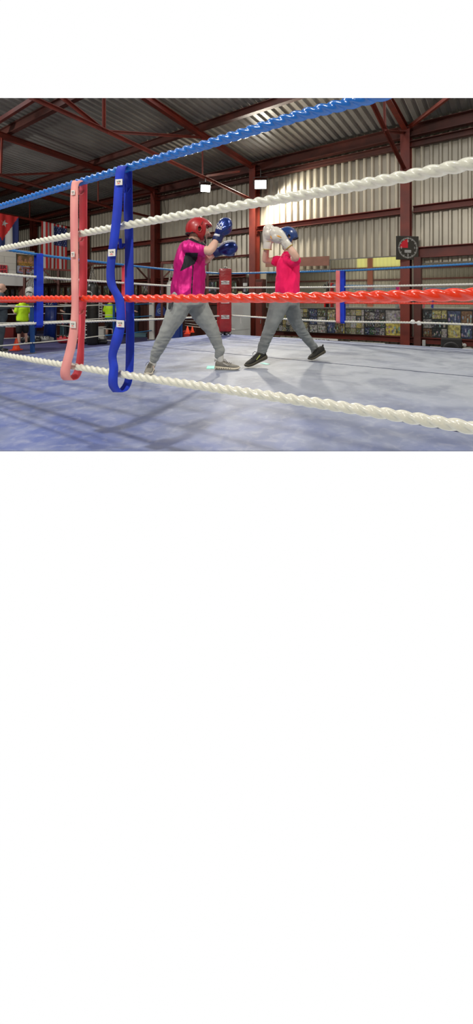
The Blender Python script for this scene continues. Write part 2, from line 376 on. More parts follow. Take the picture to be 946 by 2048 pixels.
# canvas seams: stitched dark cords
def seam(x0, y0, x1, y1, w_=.012, wob=.006):
    b = bmesh.new(); p = onz(x0, y0); q = onz(x1, y1); n = 40; L_ = []
    for i in range(n + 1):
        c = p.lerp(q, i / n); c = c + D2 * (noise.noise(Vector((i * .6, x0, 0))) * wob); L_.append(c + Vector((0, 0, .0012)))
    tube(b, L_, w_ / 2, 6, flat=1); 
    for v_ in b.verts: v_.co.z = min(v_.co.z, .003)
    mk('canvas_seam', b, mat('seam_thread', (.012, .018, .06), .8), RING)
seam(262, 689, 946, 753.5); seam(500, 789, 946, 868.5, .014, .004); seam(640, 684, 946, 706, .012); seam(655, 681.5, 946, 701.5, .014); seam(470, 671, 946, 699.5 + 9, .012)
# tapes on the canvas
for (x, y, w_, h, rz, lab) in [(421.5, 735, .085, .075, .0, 'small turquoise tape square on the canvas behind the grey shoe'), (530, 727.5, .06, .05, .5, 'small turquoise tape square on the canvas under the black front shoe')]:
    b = bmesh.new(); box(b, onz(x, y) + Vector((0, 0, .002)), (w_, h * 2.4 if rz == 0 else .12, .002), Matrix.Rotation(rz, 3, 'Z')); mk('tape_square', b, mat('turquoise_tape', (.10, .85, .68), .5), label=lab, cat='tape')
# ropes
def rope(pts, r, pitch, m, label, group, seg=42, amp=.34, asym=1.5, step=None, ang0=0, tcut=False, name='ring_rope', lobes=3, side=1):
    P = [Vector(p) for p in crv(pts, 12)] if len(pts) > 2 else [Vector(p) for p in pts]
    # resample by length
    L_ = [0]
    for i in range(1, len(P)): L_.append(L_[-1] + (P[i] - P[i - 1]).length)
    step = step or pitch / 20; n = max(2, int(L_[-1] / step)); out = []; j = 0
    for i in range(n + 1):
        d = L_[-1] * i / n
        while j < len(L_) - 2 and L_[j + 1] < d: j += 1
        out.append((P[j].lerp(P[j + 1], (d - L_[j]) / max(1e-9, L_[j + 1] - L_[j])), d))
    fr = frames([o_[0] for o_ in out]); bm = bmesh.new(); rings = []
    for (p, d), (dd, a, c) in zip(out, fr):
        row = []
        for k in range(seg):
            th = 2 * pi * k / seg; ph = lobes * (th - side * 2 * pi * d / pitch + ang0)
            u = (ph / (2 * pi)) % 1.0; u = u ** asym if side > 0 else 1 - (1 - u) ** asym; q = sin(pi * u) ** .8; rr = r * (1 - amp + amp * q * 1.25)
            row.append(bm.verts.new(p + a * cos(th) * rr + c * sin(th) * rr))
        rings.append(row)
    for i in range(len(rings) - 1):
        for k in range(seg): bm.faces.new((rings[i][k], rings[i][(k + 1) % seg], rings[i + 1][(k + 1) % seg], rings[i + 1][k]))
    bm.faces.new(rings[0][::-1]); bm.faces.new(rings[-1])
    if tcut: trim(bm)
    return mk(name, bm, m, smooth=True, label=label, cat='rope', group=group)
def path(f, pts): return [f(x, y) for x, y in pts]
G = 'ropes on the camera side of the ring'
SD = 1
rope(path(nearp, [(-235, 482), (-100, 442), (0, 413), (100, 382), (200, 352), (300, 322), (400, 293), (500, 262), (600, 231), (700, 206), (800, 180)]), .0172, .127, R_BLUE, 'thick twisted blue rope on the camera side, topmost, both straps looped over it', G, tcut=True, side=SD)
rope(path(nearp, [(-235, 546), (0, 498), (200, 460), (400, 424), (600, 391), (800, 355), (946, 327), (1100, 297)]), .0165, .122, R_WHITE, 'thick twisted white rope on the camera side, second from top', G, side=SD)
rope(path(nearp, [(-235, 601), (0, 597.5), (300, 597), (600, 595), (800, 592), (946, 588.5), (1100, 585)]), .0160, .14, R_RED, 'thick twisted red rope crossing both boxers at hip height', G, side=SD)
rope(path(nearp, [(-235, 664), (0, 708), (150, 733), (300, 757), (500, 786), (700, 816), (850, 840), (946, 856), (1100, 884)]), .0160, .127, R_WHITE, 'thick twisted white rope on the camera side, lowest, in front of the feet', G, side=SD)
G = 'ropes on the left side of the ring'
LC = (-120, 0)
def ext(f, pts): return path(f, pts)
rope(ext(leftp, [(-220, 466), (17, 500), (135, 517), (349, 540.5), (438, 547)]), .0175, .13, mat('blue_far_rope', (.02, .16, .42), .4), 'blue top rope of the left ring side, behind the straps', G, seg=12, step=.01)
rope(ext(leftp, [(-220, 527), (0, 548), (135, 558.5), (340, 572), (438, 577)]), .017, .13, R_WTHIN, 'upper white rope of the left ring side', G, seg=12, step=.01)
rope(ext(leftp, [(-220, 604), (100, 603), (438, 603)]), .017, .13, R_RED, 'red rope of the left ring side, hidden behind the near red rope', G, seg=12, step=.01)
rope(ext(leftp, [(-220, 668), (0, 651), (139, 644.5), (328, 638), (440, 632)]), .017, .13, R_WTHIN, 'lower white rope of the left ring side', G, seg=12, step=.01)
G = 'ropes on the far side of the ring'
rope(ext(rightp, [(462, 547), (678, 541.5), (810, 535), (946, 527.5), (1100, 518)]), .0175, .13, MATS['blue_far_rope'], 'blue top rope of the far ring side, right of the red corner pad', G, seg=12, step=.01)
rope(ext(rightp, [(462, 575.5), (672, 574), (946, 568.5), (1100, 565)]), .017, .13, R_WTHIN, 'upper white rope of the far ring side', G, seg=12, step=.01)
rope(ext(rightp, [(462, 604), (700, 606), (946, 607.5), (1100, 609)]), .014, .13, R_RED, 'thin red rope of the far ring side', G, seg=12, step=.01)
rope(ext(rightp, [(462, 631), (646, 642), (836, 645.5), (946, 649.5), (1100, 656)]), .017, .13, R_WTHIN, 'lower white rope of the far ring side, passing the photo boards', G, seg=12, step=.01)
# straps that hang on the near ropes
def ribbon(bm, rows, th=.003):
    """rows = list of (left edge point, right edge point); closed band with thickness"""
    n = len(rows); fr = []
    for i in range(n):
        d = ((rows[min(i + 1, n - 1)][0] + rows[min(i + 1, n - 1)][1]) - (rows[max(i - 1, 0)][0] + rows[max(i - 1, 0)][1])).normalized()
        w_ = (rows[i][1] - rows[i][0]).normalized(); nn = d.cross(w_).normalized() * th / 2
        l, r = rows[i]
        fr.append([bm.verts.new(l + nn), bm.verts.new(r + nn), bm.verts.new(r - nn), bm.verts.new(l - nn)])
    for i in range(n - 1):
        for k in range(4): bm.faces.new((fr[i][k], fr[i][(k + 1) % 4], fr[i + 1][(k + 1) % 4], fr[i + 1][k]))
    bm.faces.new(fr[0][::-1]); bm.faces.new(fr[-1])
def off(x, y, o, lat=0): return ray_plane(x, y, NP + D2 * o, D2) + D1 * lat
def band(rows, n=8):
    """rows (xl, xr, y, offset from rope plane [, offset at the right edge])"""
    R_ = crv([(a, b_, y, o) for a, b_, y, o in rows], n); return [(off(a, y, o), off(b_, y, o)) for a, b_, y, o in R_]
def webmat(name, c1, c2):
    m = mat(name, c1, .8); nt = m.node_tree; b = nt.nodes['Principled BSDF']; tc = nt.nodes.new('ShaderNodeTexCoord')
    wv = nt.nodes.new('ShaderNodeTexWave'); wv.bands_direction = 'Z'; wv.inputs['Scale'].default_value = 90; wv.inputs['Distortion'].default_value = 1.0
    nt.links.new(tc.outputs['Object'], wv.inputs['Vector']); bp = nt.nodes.new('ShaderNodeBump'); bp.inputs['Strength'].default_value = .12; bp.inputs['Distance'].default_value = .002
    nt.links.new(wv.outputs['Fac'], bp.inputs['Height']); nt.links.new(bp.outputs['Normal'], b.inputs['Normal'])
    n = nt.nodes.new('ShaderNodeTexNoise'); n.inputs['Scale'].default_value = 6; r = nt.nodes.new('ShaderNodeValToRGB')
    r.color_ramp.elements[0].position = .4; r.color_ramp.elements[1].position = .62; r.color_ramp.elements[0].color = (*c1, 1); r.color_ramp.elements[1].color = (*c2, 1)
    nt.links.new(tc.outputs['Object'], n.inputs['Vector']); nt.links.new(n.outputs['Fac'], r.inputs['Fac']); nt.links.new(r.outputs['Color'], b.inputs['Base Color']); return m
W_BLUE = webmat('blue_strap_webbing', (.003, .035, .52), (.002, .022, .36)); W_PINK = webmat('pink_strap_webbing', (.70, .16, .17), (.76, .22, .22)); W_PALE = webmat('faded_pink_strap_webbing', (.80, .34, .31), (.72, .25, .25))
W_PHOT = webmat('bright_pink_strap_webbing', (.86, .10, .14), (.80, .13, .16))
M_PATCH = mat('white_label_patch', (.72, .70, .66), .7); M_PRINT = mat('label_print', (.15, .05, .05), .8)
def patch(T, xl, xr, yt, yb, o, skew=0):
    b = bmesh.new(); q = [off(xl, yt, o), off(xr, yt + skew, o), off(xr, yb + skew, o), off(xl, yb, o)]
    n = -D2 * .002; v = [b.verts.new(p) for p in q] + [b.verts.new(p + n) for p in q]
    b.faces.new(v[4:]); 
    for i in range(4): b.faces.new((v[i], v[(i + 1) % 4], v[4 + (i + 1) % 4], v[4 + i]))
    p = mk('label_patch', b, M_PATCH, T, label='small white label patch')
    # faint maker's mark: a small roof shape over a bar
    b = bmesh.new(); c = (q[0] + q[2]) / 2 - D2 * .0035; u = (q[1] - q[0]); vz = (q[3] - q[0])
    for (x0, y0, x1, y1) in [(-.28, -.18, -.12, -.05), (-.12, -.05, -.02, -.18), (.05, -.18, .28, -.18), (.05, -.06, .28, -.06)]:
        beam(b, c + u * x0 + vz * y0, c + u * x1 + vz * y1, .001, .0022, -D2)
    mk('print', b, mat('grey_print', (.2, .2, .2), .8), p)
    b = bmesh.new(); v = [b.verts.new(c + u * x + vz * y) for x, y in ((-.28, .28), (0, .08), (.28, .28))]; b.faces.new(v)
    mk('print', b, mat('red_print', (.75, .2, .18), .8), p)
# pink strap
T = thing('spacer_strap', 'pink webbing strap hung over the near blue rope, left of the blue strap', 'strap', nearp(150, 740))
o1, o2 = -.026, .026
b = bmesh.new()
ribbon(b, band([(150, 172, 361.5, -.004), (146, 166, 362, -.016), (143, 157, 370, o1), (141, 156, 400, o1 - .004), (141, 156, 460, -.03), (142, 156.5, 520, -.026), (143, 157, 580, -.03), (143, 157, 620, -.032), (140, 156, 655, -.03), (134, 152, 690, -.028), (125, 143, 725, -.036), (121, 140, 742, -.034), (122, 141, 754, -.024), (127, 146, 760, -.008)], 8))
mk('front_band', b, W_PALE, T, True)
b = bmesh.new()
ribbon(b, band([(150, 172, 361.5, -.004), (157, 174, 363, .014), (159, 174, 372, o2), (159, 174, 400, .028), (159, 174, 460, .03), (159, 174, 540, .03), (158, 173, 600, .03), (156, 170, 640, .03), (156, 168, 690, .03), (152, 167, 725, .032), (147, 163, 745, .03), (135, 156, 757, .014), (127, 146, 760, -.008)], 8))
mk('back_band', b, W_PHOT, T, True)
for (y0, yb, k) in ((376, 390, 1), (466, 484, 1), (607, 629, 1.2)):   # small keeper tabs curling between the bands
    b = bmesh.new(); ribbon(b, band([(154, 157, y0, -.012), (154.5, 157.5, yb - 7, -.012), (155.5, 159, yb - 2, -.008), (158.5, 163, yb - 1, .004), (162, 167, yb - 4, .016), (163.5, 168.5, yb - 9, .024)], 6)); mk('keeper_loop', b, W_PINK, T, True)
patch(T, 143, 150, 381, 390, -.034, -.6); patch(T, 143, 149.5, 504, 514, -.034, -.6); patch(T, 140.5, 152, 642, 655, -.036, 1)
# blue strap
T = thing('spacer_strap', 'blue webbing strap hung over the near blue rope, right of the pink strap', 'strap', nearp(240, 765))
b = bmesh.new()
ribbon(b, band([(240, 262, 333, -.004), (236, 254, 333, -.018), (232, 250, 342, -.03), (229, 246, 375, -.032), (226, 243.5, 420, -.034), (221, 238, 470, -.034), (216, 232, 510, -.03), (213, 229, 545, -.026), (216, 233, 572, -.024), (229, 247, 597, -.026), (233, 250, 625, -.03), (232, 250, 650, -.032), (223, 244, 680, -.03), (217, 233, 710, -.026), (219, 236, 735, -.03), (217, 235, 755, -.03), (218, 236, 772, -.02), (226, 245, 784, -.006)], 8))
mk('front_band', b, W_BLUE, T, True)
b = bmesh.new()
ribbon(b, band([(240, 262, 333, -.004), (246, 264, 337, .016), (247, 264, 350, .028), (248, 265, 420, .03), (250, 266, 480, .03), (250, 267, 560, .03), (252, 268, 640, .03), (252, 268, 700, .03), (251, 266, 745, .032), (248, 263, 765, .026), (238, 256, 779, .010), (226, 245, 784, -.006)], 8))
mk('back_band', b, W_BLUE, T, True)
for (x0, y0, yb) in ((250, 372, 385), (240, 481, 496)):
    b = bmesh.new(); ribbon(b, band([(x0 - 3, x0 + 3, y0 - 4, .0), (x0 - 2.5, x0 + 3.5, y0 + 4, .002), (x0 - 2, x0 + 4, yb, .006), (x0 + 2, x0 + 8, yb - 3, .012), (x0 + 5, x0 + 11, yb - 9, .018)], 6)); mk('keeper_loop', b, W_BLUE, T, True)
patch(T, 231.5, 245, 359, 371, -.038, -1); patch(T, 217, 231, 499, 513, -.038, -1); patch(T, 233.5, 248.5, 640, 654, -.038, 1)
# spacer straps of the other sides (built flat round the ropes)
def far_strap(f, x0, x1, yt, yb, m, label, n):
    b = bmesh.new(); rows = []
    for (k, o) in [(0, 0), (.01, -.03), (.5, -.034), (.97, -.03), (1, 0)]: rows.append((k, o))
    for (k, o) in [(.97, .03), (.5, .034), (.01, .03), (0, 0)]: rows.append((k, o))
    rr = [(f(x0, yt + (yb - yt) * k) + n * o, f(x1, yt + (yb - yt) * k) + n * o) for k, o in rows]
    ribbon(b, rr); return mk('spacer_strap', b, m, label=label, cat='strap')
far_strap(rightp, 673, 681, 541, 646, W_PINK, 'pink strap on the far ropes in front of the photo boards', D2)
far_strap(rightp, 681.5, 690, 541, 647, W_BLUE, 'dark blue strap on the far ropes in front of the photo boards', D2)
far_strap(leftp, 70.5, 84, 507, 655, W_BLUE, 'broad blue strap on the left ropes beside the striped flag', D1)
far_strap(leftp, 246, 253, 529, 640, W_PHOT, 'pink strap on the left ropes, mostly behind the blue strap', D1)
# red corner pad
T = thing('corner_pad', 'red padded corner cushion with white label patches at the far ring corner', 'corner pad', at(451, 670, 8.31))
dn = Vector((0.0, -1, 0)); cp = at(451, 602, 8.31); PW = 24 / F * 8.3
b = bmesh.new(); zt = HC + (602 - 537.5) / F * 8.2; zb = HC + (602 - 663) / F * 8.2
box(b, Vector((cp.x, 8.2, (zt + zb) / 2)), (PW, .14, zt - zb), None, .02)
bmesh.ops.subdivide_edges(b, edges=[e for e in b.edges if abs(e.verts[0].co.z - e.verts[1].co.z) > .5], cuts=24, use_grid_fill=True)
for v_ in b.verts: v_.co.y += .006 * noise.noise(v_.co * 14); v_.co.x += .003 * noise.noise(v_.co * 9 + Vector((3, 3, 3)))
mk('pad', b, mat('red_vinyl', (.34, .010, .014), .36, coat=.25, bump=.4, bscale=14, var=(.26, .008, .012), scale=5), T, True)
b = bmesh.new(); box(b, Vector((cp.x - PW * .58, 8.3, (zt + zb) / 2 - .35)), (.06, .12, .95), None, .01); mk('side_flap', b, mat('dark_red_vinyl', (.45, .01, .012), .4), T)
b = bmesh.new(); lathe(b, [(.05, .004), (.05, zt + .02), (.03, zt + .05)], (cp.x, 8.36, 0), 16); ell(b, (cp.x - .1, 8.4, HC + .55 / 1.0 - .0), (.05, .07, .09)); mk('corner_post', b, M_BLACK, T, True)
for dx in (-.09, .03, .1):
    b = bmesh.new(); ell(b, (cp.x + dx, 8.25, .042), (.035, .04, .038)); mk('post_foot', b, mat('dull_metal', (.35, .35, .33), .4, .7), T, True)
PB = mat('pad_print', (.08, .01, .01), .6)
for y in (565, 603, 634):
    z = HC + (602 - y) / F * 8.1; b = bmesh.new(); box(b, (cp.x, 8.122, z), (.17, .008, .075)); q = mk('label_patch', b, M_WHITE, T, label='white label patch')
    text('PRO-BOX', .042, facing(Vector((cp.x, 8.117, z - .008)), Vector((0, -1, 0))), PB, q, .001, 'lettering', .95, .0008)
    b = bmesh.new(); v = [b.verts.new((cp.x + x, 8.116, z + y_)) for x, y_ in ((-.06, .028), (.06, .028), (0, .012))]; b.faces.new(v); mk('emblem', b, PB, q)
# ------------------------------------------------------------------ people
SKIN = mat('skin', (.60, .36, .27), .5, var=(.66, .41, .31), scale=9)
def limb(bm, rows, flat=1, seg=16, up=Vector((1, 0, 0)), n=6, rc=True):
    """rows (x, y, depth, radius) at photo pixels"""
    pts = [(*at(x, y, Y), r) for x, y, Y, r in rows]
    c = crv(pts, n) if len(pts) > 2 else pts
    tube(bm, [Vector(q[:3]) for q in c], [q[3] for q in c], seg, flat, up, round_caps=rc)
def wrinkle(bm, amp, sc=(6, 6, 14), seed=0, z0=-9, z1=9):
    bm.normal_update()
    for v in bm.verts:
        if z0 < v.co.z < z1:
            p = Vector((v.co.x * sc[0], v.co.y * sc[1], v.co.z * sc[2])) + Vector((seed, seed * .7, 0))
            q = noise.noise(p); q = 1 - 2 * abs(q) * 1.6
            v.co += v.normal * amp * (q * .6 + noise.noise(p * 2.1) * .5)
def basis(fwd, up=Vector((0, 0, 1))):
    x = fwd.normalized(); y = up.cross(x).normalized(); z = x.cross(y); return Matrix((x, y, z)).transposed()
def part_from(bm, name, m, T, label=None, smooth=True): return mk(name, bm, m, T, smooth, label=label)
def xform(bm, c, R):
    M = Matrix.Translation(c) @ R.to_4x4()
    bm.transform(M); return bm
def head_shapes(bm, c, R, s=1.0):
    def E(p, r): ell(bm, c + R @ (Vector(p) * s), [q * s for q in r], R)
    E((.004, 0, .02), (.097, .077, .095)); E((.02, 0, -.03), (.075, .062, .085)); E((.035, 0, -.075), (.048, .045, .035))
    # nose, lips, brow, ears
    tube(bm, [c + R @ (Vector(q) * s) for q in ((.088, 0, .012), (.103, 0, -.012), (.114, 0, -.03))], [.010 * s, .012 * s, .017 * s], 10, round_caps=True)
    E((.084, 0, -.062), (.012, .024, .0075)); E((.081, 0, -.074), (.012, .021, .008)); E((.084, 0, .028), (.012, .05, .010))
    for q in (-1, 1): E((-.005, q * .078, -.01), (.018, .009, .032))
def eyes(T, c, R, s=1.0):
    for q in (-1, 1):
        b = bmesh.new(); ell(b, c + R @ (Vector((.078, q * .031, .008)) * s), [.0125 * s] * 3, R, 12, 8); mk('eye', b, mat('eye_white', (.7, .68, .65), .2), T, True)
        b = bmesh.new(); ell(b, c + R @ (Vector((.0885, q * .0315, .007)) * s), [.004 * s, .0058 * s, .0058 * s], R, 10, 6); mk('iris', b, mat('dark_iris', (.03, .02, .015), .2), T, True)
        b = bmesh.new(); tube(b, [c + R @ (Vector(p) * s) for p in ((.093, q * .014, .027), (.094, q * .032, .033), (.082, q * .05, .028))], [.003 * s, .0042 * s, .002 * s], 8); mk('eyebrow', b, mat('dark_hair', (.035, .022, .014), .8), T, True)
def headguard(T, c, R, m, s=1.0, dark=None):
    b = bmesh.new(); nu, nv = 64, 40; grid = {}
    for i in range(nu):
        th = 2 * pi * i / nu
        for j in range(nv + 1):
            ph = -pi / 2 + pi * j / nv
            x, y, z = cos(ph) * cos(th), cos(ph) * sin(th), sin(ph)
            p = Vector((x * .124, y * .104, z * .128 + .012))
            if z > .35: p.z -= (z - .35) * .012
            p.x += .010 * max(0, x) * max(0, 1 - abs(z - .42) * 3)                     # brow roll
            k = max(0, 1 - ((th if th < pi else th - 2 * pi) / 1.0) ** 2 * .0) 
            side = abs(y); p.y += math.copysign(.006 * side * max(0, -z) * 2, y)       # cheek pads
            grid[i, j] = b.verts.new(p * s)
    def open_(th, ph):
        a = abs((th + pi) % (2 * pi) - pi)
        if a < 1.0 - .10 * max(0, -ph) and -1.25 < ph < .30: return True
        if ph < -1.05: return True
        if a > 1.9 and ph < -.42: return True
        if 1.25 < a <= 1.9 and ph < -.42 - (1.9 - a) * .9: return True
        if (a - 1.52) ** 2 / .022 + (ph + .08) ** 2 / .03 < 1: return True                # ear opening
        if ph > 1.25: return True                                                        # vent on top
        return False
    for i in range(nu):
        for j in range(nv):
            th = 2 * pi * (i + .5) / nu; ph = -pi / 2 + pi * (j + .5) / nv
            if not open_(th, ph):
                try: b.faces.new((grid[i, j], grid[(i + 1) % nu, j], grid[(i + 1) % nu, j + 1], grid[i, j + 1]))
                except ValueError: pass
    bmesh.ops.delete(b, geom=[v for v in b.verts if not v.link_faces], context='VERTS')
    bmesh.ops.recalc_face_normals(b, faces=b.faces[:])
    xform(b, c, R); o = mk('headguard', b, m, T, True); md = o.modifiers.new('thick', 'SOLIDIFY'); md.thickness = .026 * s; md.offset = 0
    ms = o.modifiers.new('soft', 'SUBSURF'); ms.levels = 1; ms.render_levels = 1
    P = lambda x, y, z: c + R @ (Vector((x, y, z)) * s)
    for q in (-1, 1):   # padded ear rim and stitched seams
        b = bmesh.new(); pts = [P(.006 + .021 * cos(a), q * .116, .003 + .034 * sin(a)) for a in [2 * pi * k / 20 for k in range(21)]]; tube(b, pts, .0055 * s, 8); mk('ear_ring', b, m, o, True)
    st = dark or M_BLACK


    for q in (-1, 1):
        b = bmesh.new(); pts = [P(.02 + .004 * k, q * (.116 - .0016 * k * k), .045 + .0105 * k) for k in range(8)]; tube(b, pts, .0022 * s, 6); mk('seam', b, st, o, True)
        b = bmesh.new(); pts = [P(-.03 - .012 * k, q * (.110 - .0022 * k * k), .01 + .004 * k) for k in range(6)]; tube(b, pts, .0022 * s, 6); mk('seam', b, st, o, True)
    b = bmesh.new(); tube(b, [P(.0 + .128 * cos(a) * 1.0, .117 * sin(a), .098 + .0 * a) * 1 for a in []] or [P(-.02, -.06, .118), P(-.02, 0, .138), P(-.02, .06, .118)], .007 * s, 8); mk('top_lace', b, st, o, True)
    b = bmesh.new(); tube(b, [P(.06, -.094, -.06), P(.075, -.06, -.108), P(.08, 0, -.122), P(.075, .06, -.108), P(.06, .094, -.06)], .011 * s, 8, .5); mk('chin_strap', b, st, o, True)
    b = bmesh.new(); tube(b, [P(-.06, -.10, -.03), P(-.118, -.05, -.04), P(-.132, 0, -.04), P(-.118, .05, -.04), P(-.06, .10, -.03)], .011 * s, 8, .4); mk('rear_strap', b, st, o, True)
    return o
def glove(T, wrist, tip, curl, m, mc, s=1.0, thumb=1, label=None, fat=.265):
    z = (tip - wrist); L_ = z.length; z.normalize(); x = curl - z * curl.dot(z); x.normalize(); y = z.cross(x) * thumb
    R = Matrix((x, y, z)).transposed(); s = L_ / fat
    P = lambda a, b_, c_: wrist + x * (a * s) + y * (b_ * s) + z * (c_ * s * fat / .29)
    G = bpy.data.objects
    b = bmesh.new()
    tube(b, [P(0, 0, .07), P(0, 0, .12), P(.002, 0, .17), P(.012, 0, .215)], [.050 * s, .058 * s, .066 * s, .066 * s], 20, 1.05, x, round_caps=True)
    ell(b, P(.018, 0, .218), (.070 * s, .068 * s, .070 * s), R); ell(b, P(.052, 0, .175), (.046 * s, .062 * s, .058 * s), R); ell(b, P(.045, 0, .135), (.035 * s, .05 * s, .035 * s), R)
    tube(b, [P(.01, .045, .09), P(.03, .066, .125), P(.055, .070, .165), (P(.07, .058, .195))], [.026 * s, .028 * s, .029 * s, .025 * s], 14, 1, x, round_caps=True)
    b = fuse(b, .007 * s, 5); g = mk('boxing_glove', b, m, T, True, label=label)
    b = bmesh.new(); R_ = [(.046, -.012), (.049, -.006), (.049, .03), (.051, .07), (.049, .085), (.044, .086)]
    lathe(b, [(r_ * s, q * s) for r_, q in R_], P(0, 0, 0), 22, R); mk('glove_cuff', b, mc, g, True)
    return g, P, (x, y, z), s
def loftx(bm, secs, seg=16, e=.62):
    """sections (x, half width, z0, z1, y offset) along x, superellipse"""
    rings = []
    for X, w_, z0, z1, yo in secs:
        zc = (z0 + z1) / 2; h = (z1 - z0) / 2; row = []
        for k in range(seg):
            a = 2 * pi * k / seg; cx = math.copysign(abs(cos(a)) ** e, cos(a)); sz = math.copysign(abs(sin(a)) ** e, sin(a))
            row.append(bm.verts.new((X, yo + w_ * cx, zc + h * sz)))
        rings.append(row)
    for i in range(len(rings) - 1):
        for k in range(seg): bm.faces.new((rings[i][k], rings[i][(k + 1) % seg], rings[i + 1][(k + 1) % seg], rings[i + 1][k]))
    bm.faces.new(rings[0][::-1]); bm.faces.new(rings[-1])
def shoe(T, heel, R, L_, mu, ms, mt, stripe=None, chunky=.034, label=None, holes=False):
    k = L_ / .28; S = lambda rows: [tuple(q * k for q in r) for r in rows]
    b = bmesh.new(); c = chunky
    loftx(b, S([(0.0, .020, .012, c * .9, 0), (.012, .034, .003, c * 1.05, 0), (.05, .037, 0, c, 0), (.11, .034, 0, c * .85, 0), (.17, .043, 0, c * .75, 0), (.22, .046, 0, c * .7, 0), (.255, .038, .005, c * .75, 0), (.275, .022, .014, c * .85, 0), (.282, .008, .022, c * .9, 0)]))
    xform(b, heel, R); sole = mk('sole', b, ms, T, True, label=label)
    if holes:
        for X in [.03, .055, .08, .105, .13, .155, .18, .205]:
            for q in (-1, 1):
                b = bmesh.new(); ell(b, (X * k, q * .0365 * k + q * .0045 * k * (X > .15), c * .42 * k), (.006 * k, .003, .0045 * k)); xform(b, heel, R); mk('sole_hole', b, M_BLACK, sole)
    b = bmesh.new()
    loftx(b, S([(.008, .020, c * .8, .075, 0), (.02, .031, c * .7, .098, 0), (.05, .034, c * .7, .105, 0), (.085, .034, c * .6, .10, 0), (.12, .034, c * .6, .09, 0), (.16, .038, c * .5, .072, 0), (.20, .041, c * .5, .060, 0), (.24, .036, c * .5, .052, 0), (.265, .022, c * .6, .044, 0), (.274, .010, c * .7, .036, 0)]), 20, .8)
    bmesh.ops.subdivide_edges(b, edges=b.edges[:], cuts=1, use_grid_fill=True)
    for v in b.verts: v.co += v.normal * .001 * noise.noise(v.co * 60)
    xform(b, heel, R); up = mk('shoe_upper', b, mu, T, True)
    b = bmesh.new()
    for i in range(5):
        X = (.105 + i * .017) * k; Z = (.100 - i * .0068) * k
        tube(b, [Vector((X, -.022 * k, Z - .012 * k)), Vector((X + .006, -.01 * k, Z + .001)), Vector((X + .008, .01 * k, Z + .001)), Vector((X, .022 * k, Z - .012 * k))], .0028 * k, 6)
    tube(b, [Vector((.10 * k, 0, .106 * k)), Vector((.115 * k, -.02 * k, .118 * k)), Vector((.13 * k, -.035 * k, .105 * k)), Vector((.135 * k, -.04 * k, .085 * k))], .0026 * k, 6)
    xform(b, heel, R); mk('laces', b, mt, up, True)
    b = bmesh.new(); 
    for q in (-1, 1):
        pts = [Vector((.095, q * .0345, .078)) * k, Vector((.125, q * .0375, .064)) * k, Vector((.155, q * .0405, .048)) * k]
        tube(b, pts, .006 * k, 8, .4)
    tube(b, [Vector((.018, .0, .098)) * k, Vector((.0, 0, .112)) * k, Vector((.004, 0, .088)) * k], .006 * k, 8)
    xform(b, heel, R); mk('side_stripe', b, stripe or mt, up, True)
    return up
def panel(T, name, m, bm, test, label=None, off_=.0012):
    """sewn-on panel: the faces of bm that pass the test, lifted a hair, as a part"""
    c = bm.copy(); c.normal_update(); bmesh.ops.delete(c, geom=[f for f in c.faces if not test(f.calc_center_median(), f.normal)], context='FACES')
    c.normal_update()
    for v in c.verts: v.co += v.normal * off_
    return mk(name, c, m, T, True, label=label)
def px(p): return (CX + p.x / p.y * F, HY - (p.z - HC) / p.y * F)
def inpoly(x, y, poly):
    r = False; n = len(poly); j = n - 1
    for i in range(n):
        xi, yi = poly[i]; xj, yj = poly[j]
        if (yi > y) != (yj > y) and x < (xj - xi) * (y - yi) / (yj - yi) + xi: r = not r
        j = i
    return r
JG = mat('grey_jersey_cotton', (.40, .42, .40), .9, .2, var=(.34, .36, .345), scale=14, bump=.25, bscale=220)
JG2 = mat('mid_grey_cotton', (.285, .305, .305), .9, .2, var=(.24, .26, .262), scale=14, bump=.25, bscale=220)
SOCK = mat('white_sock', (.62, .62, .58), .85)
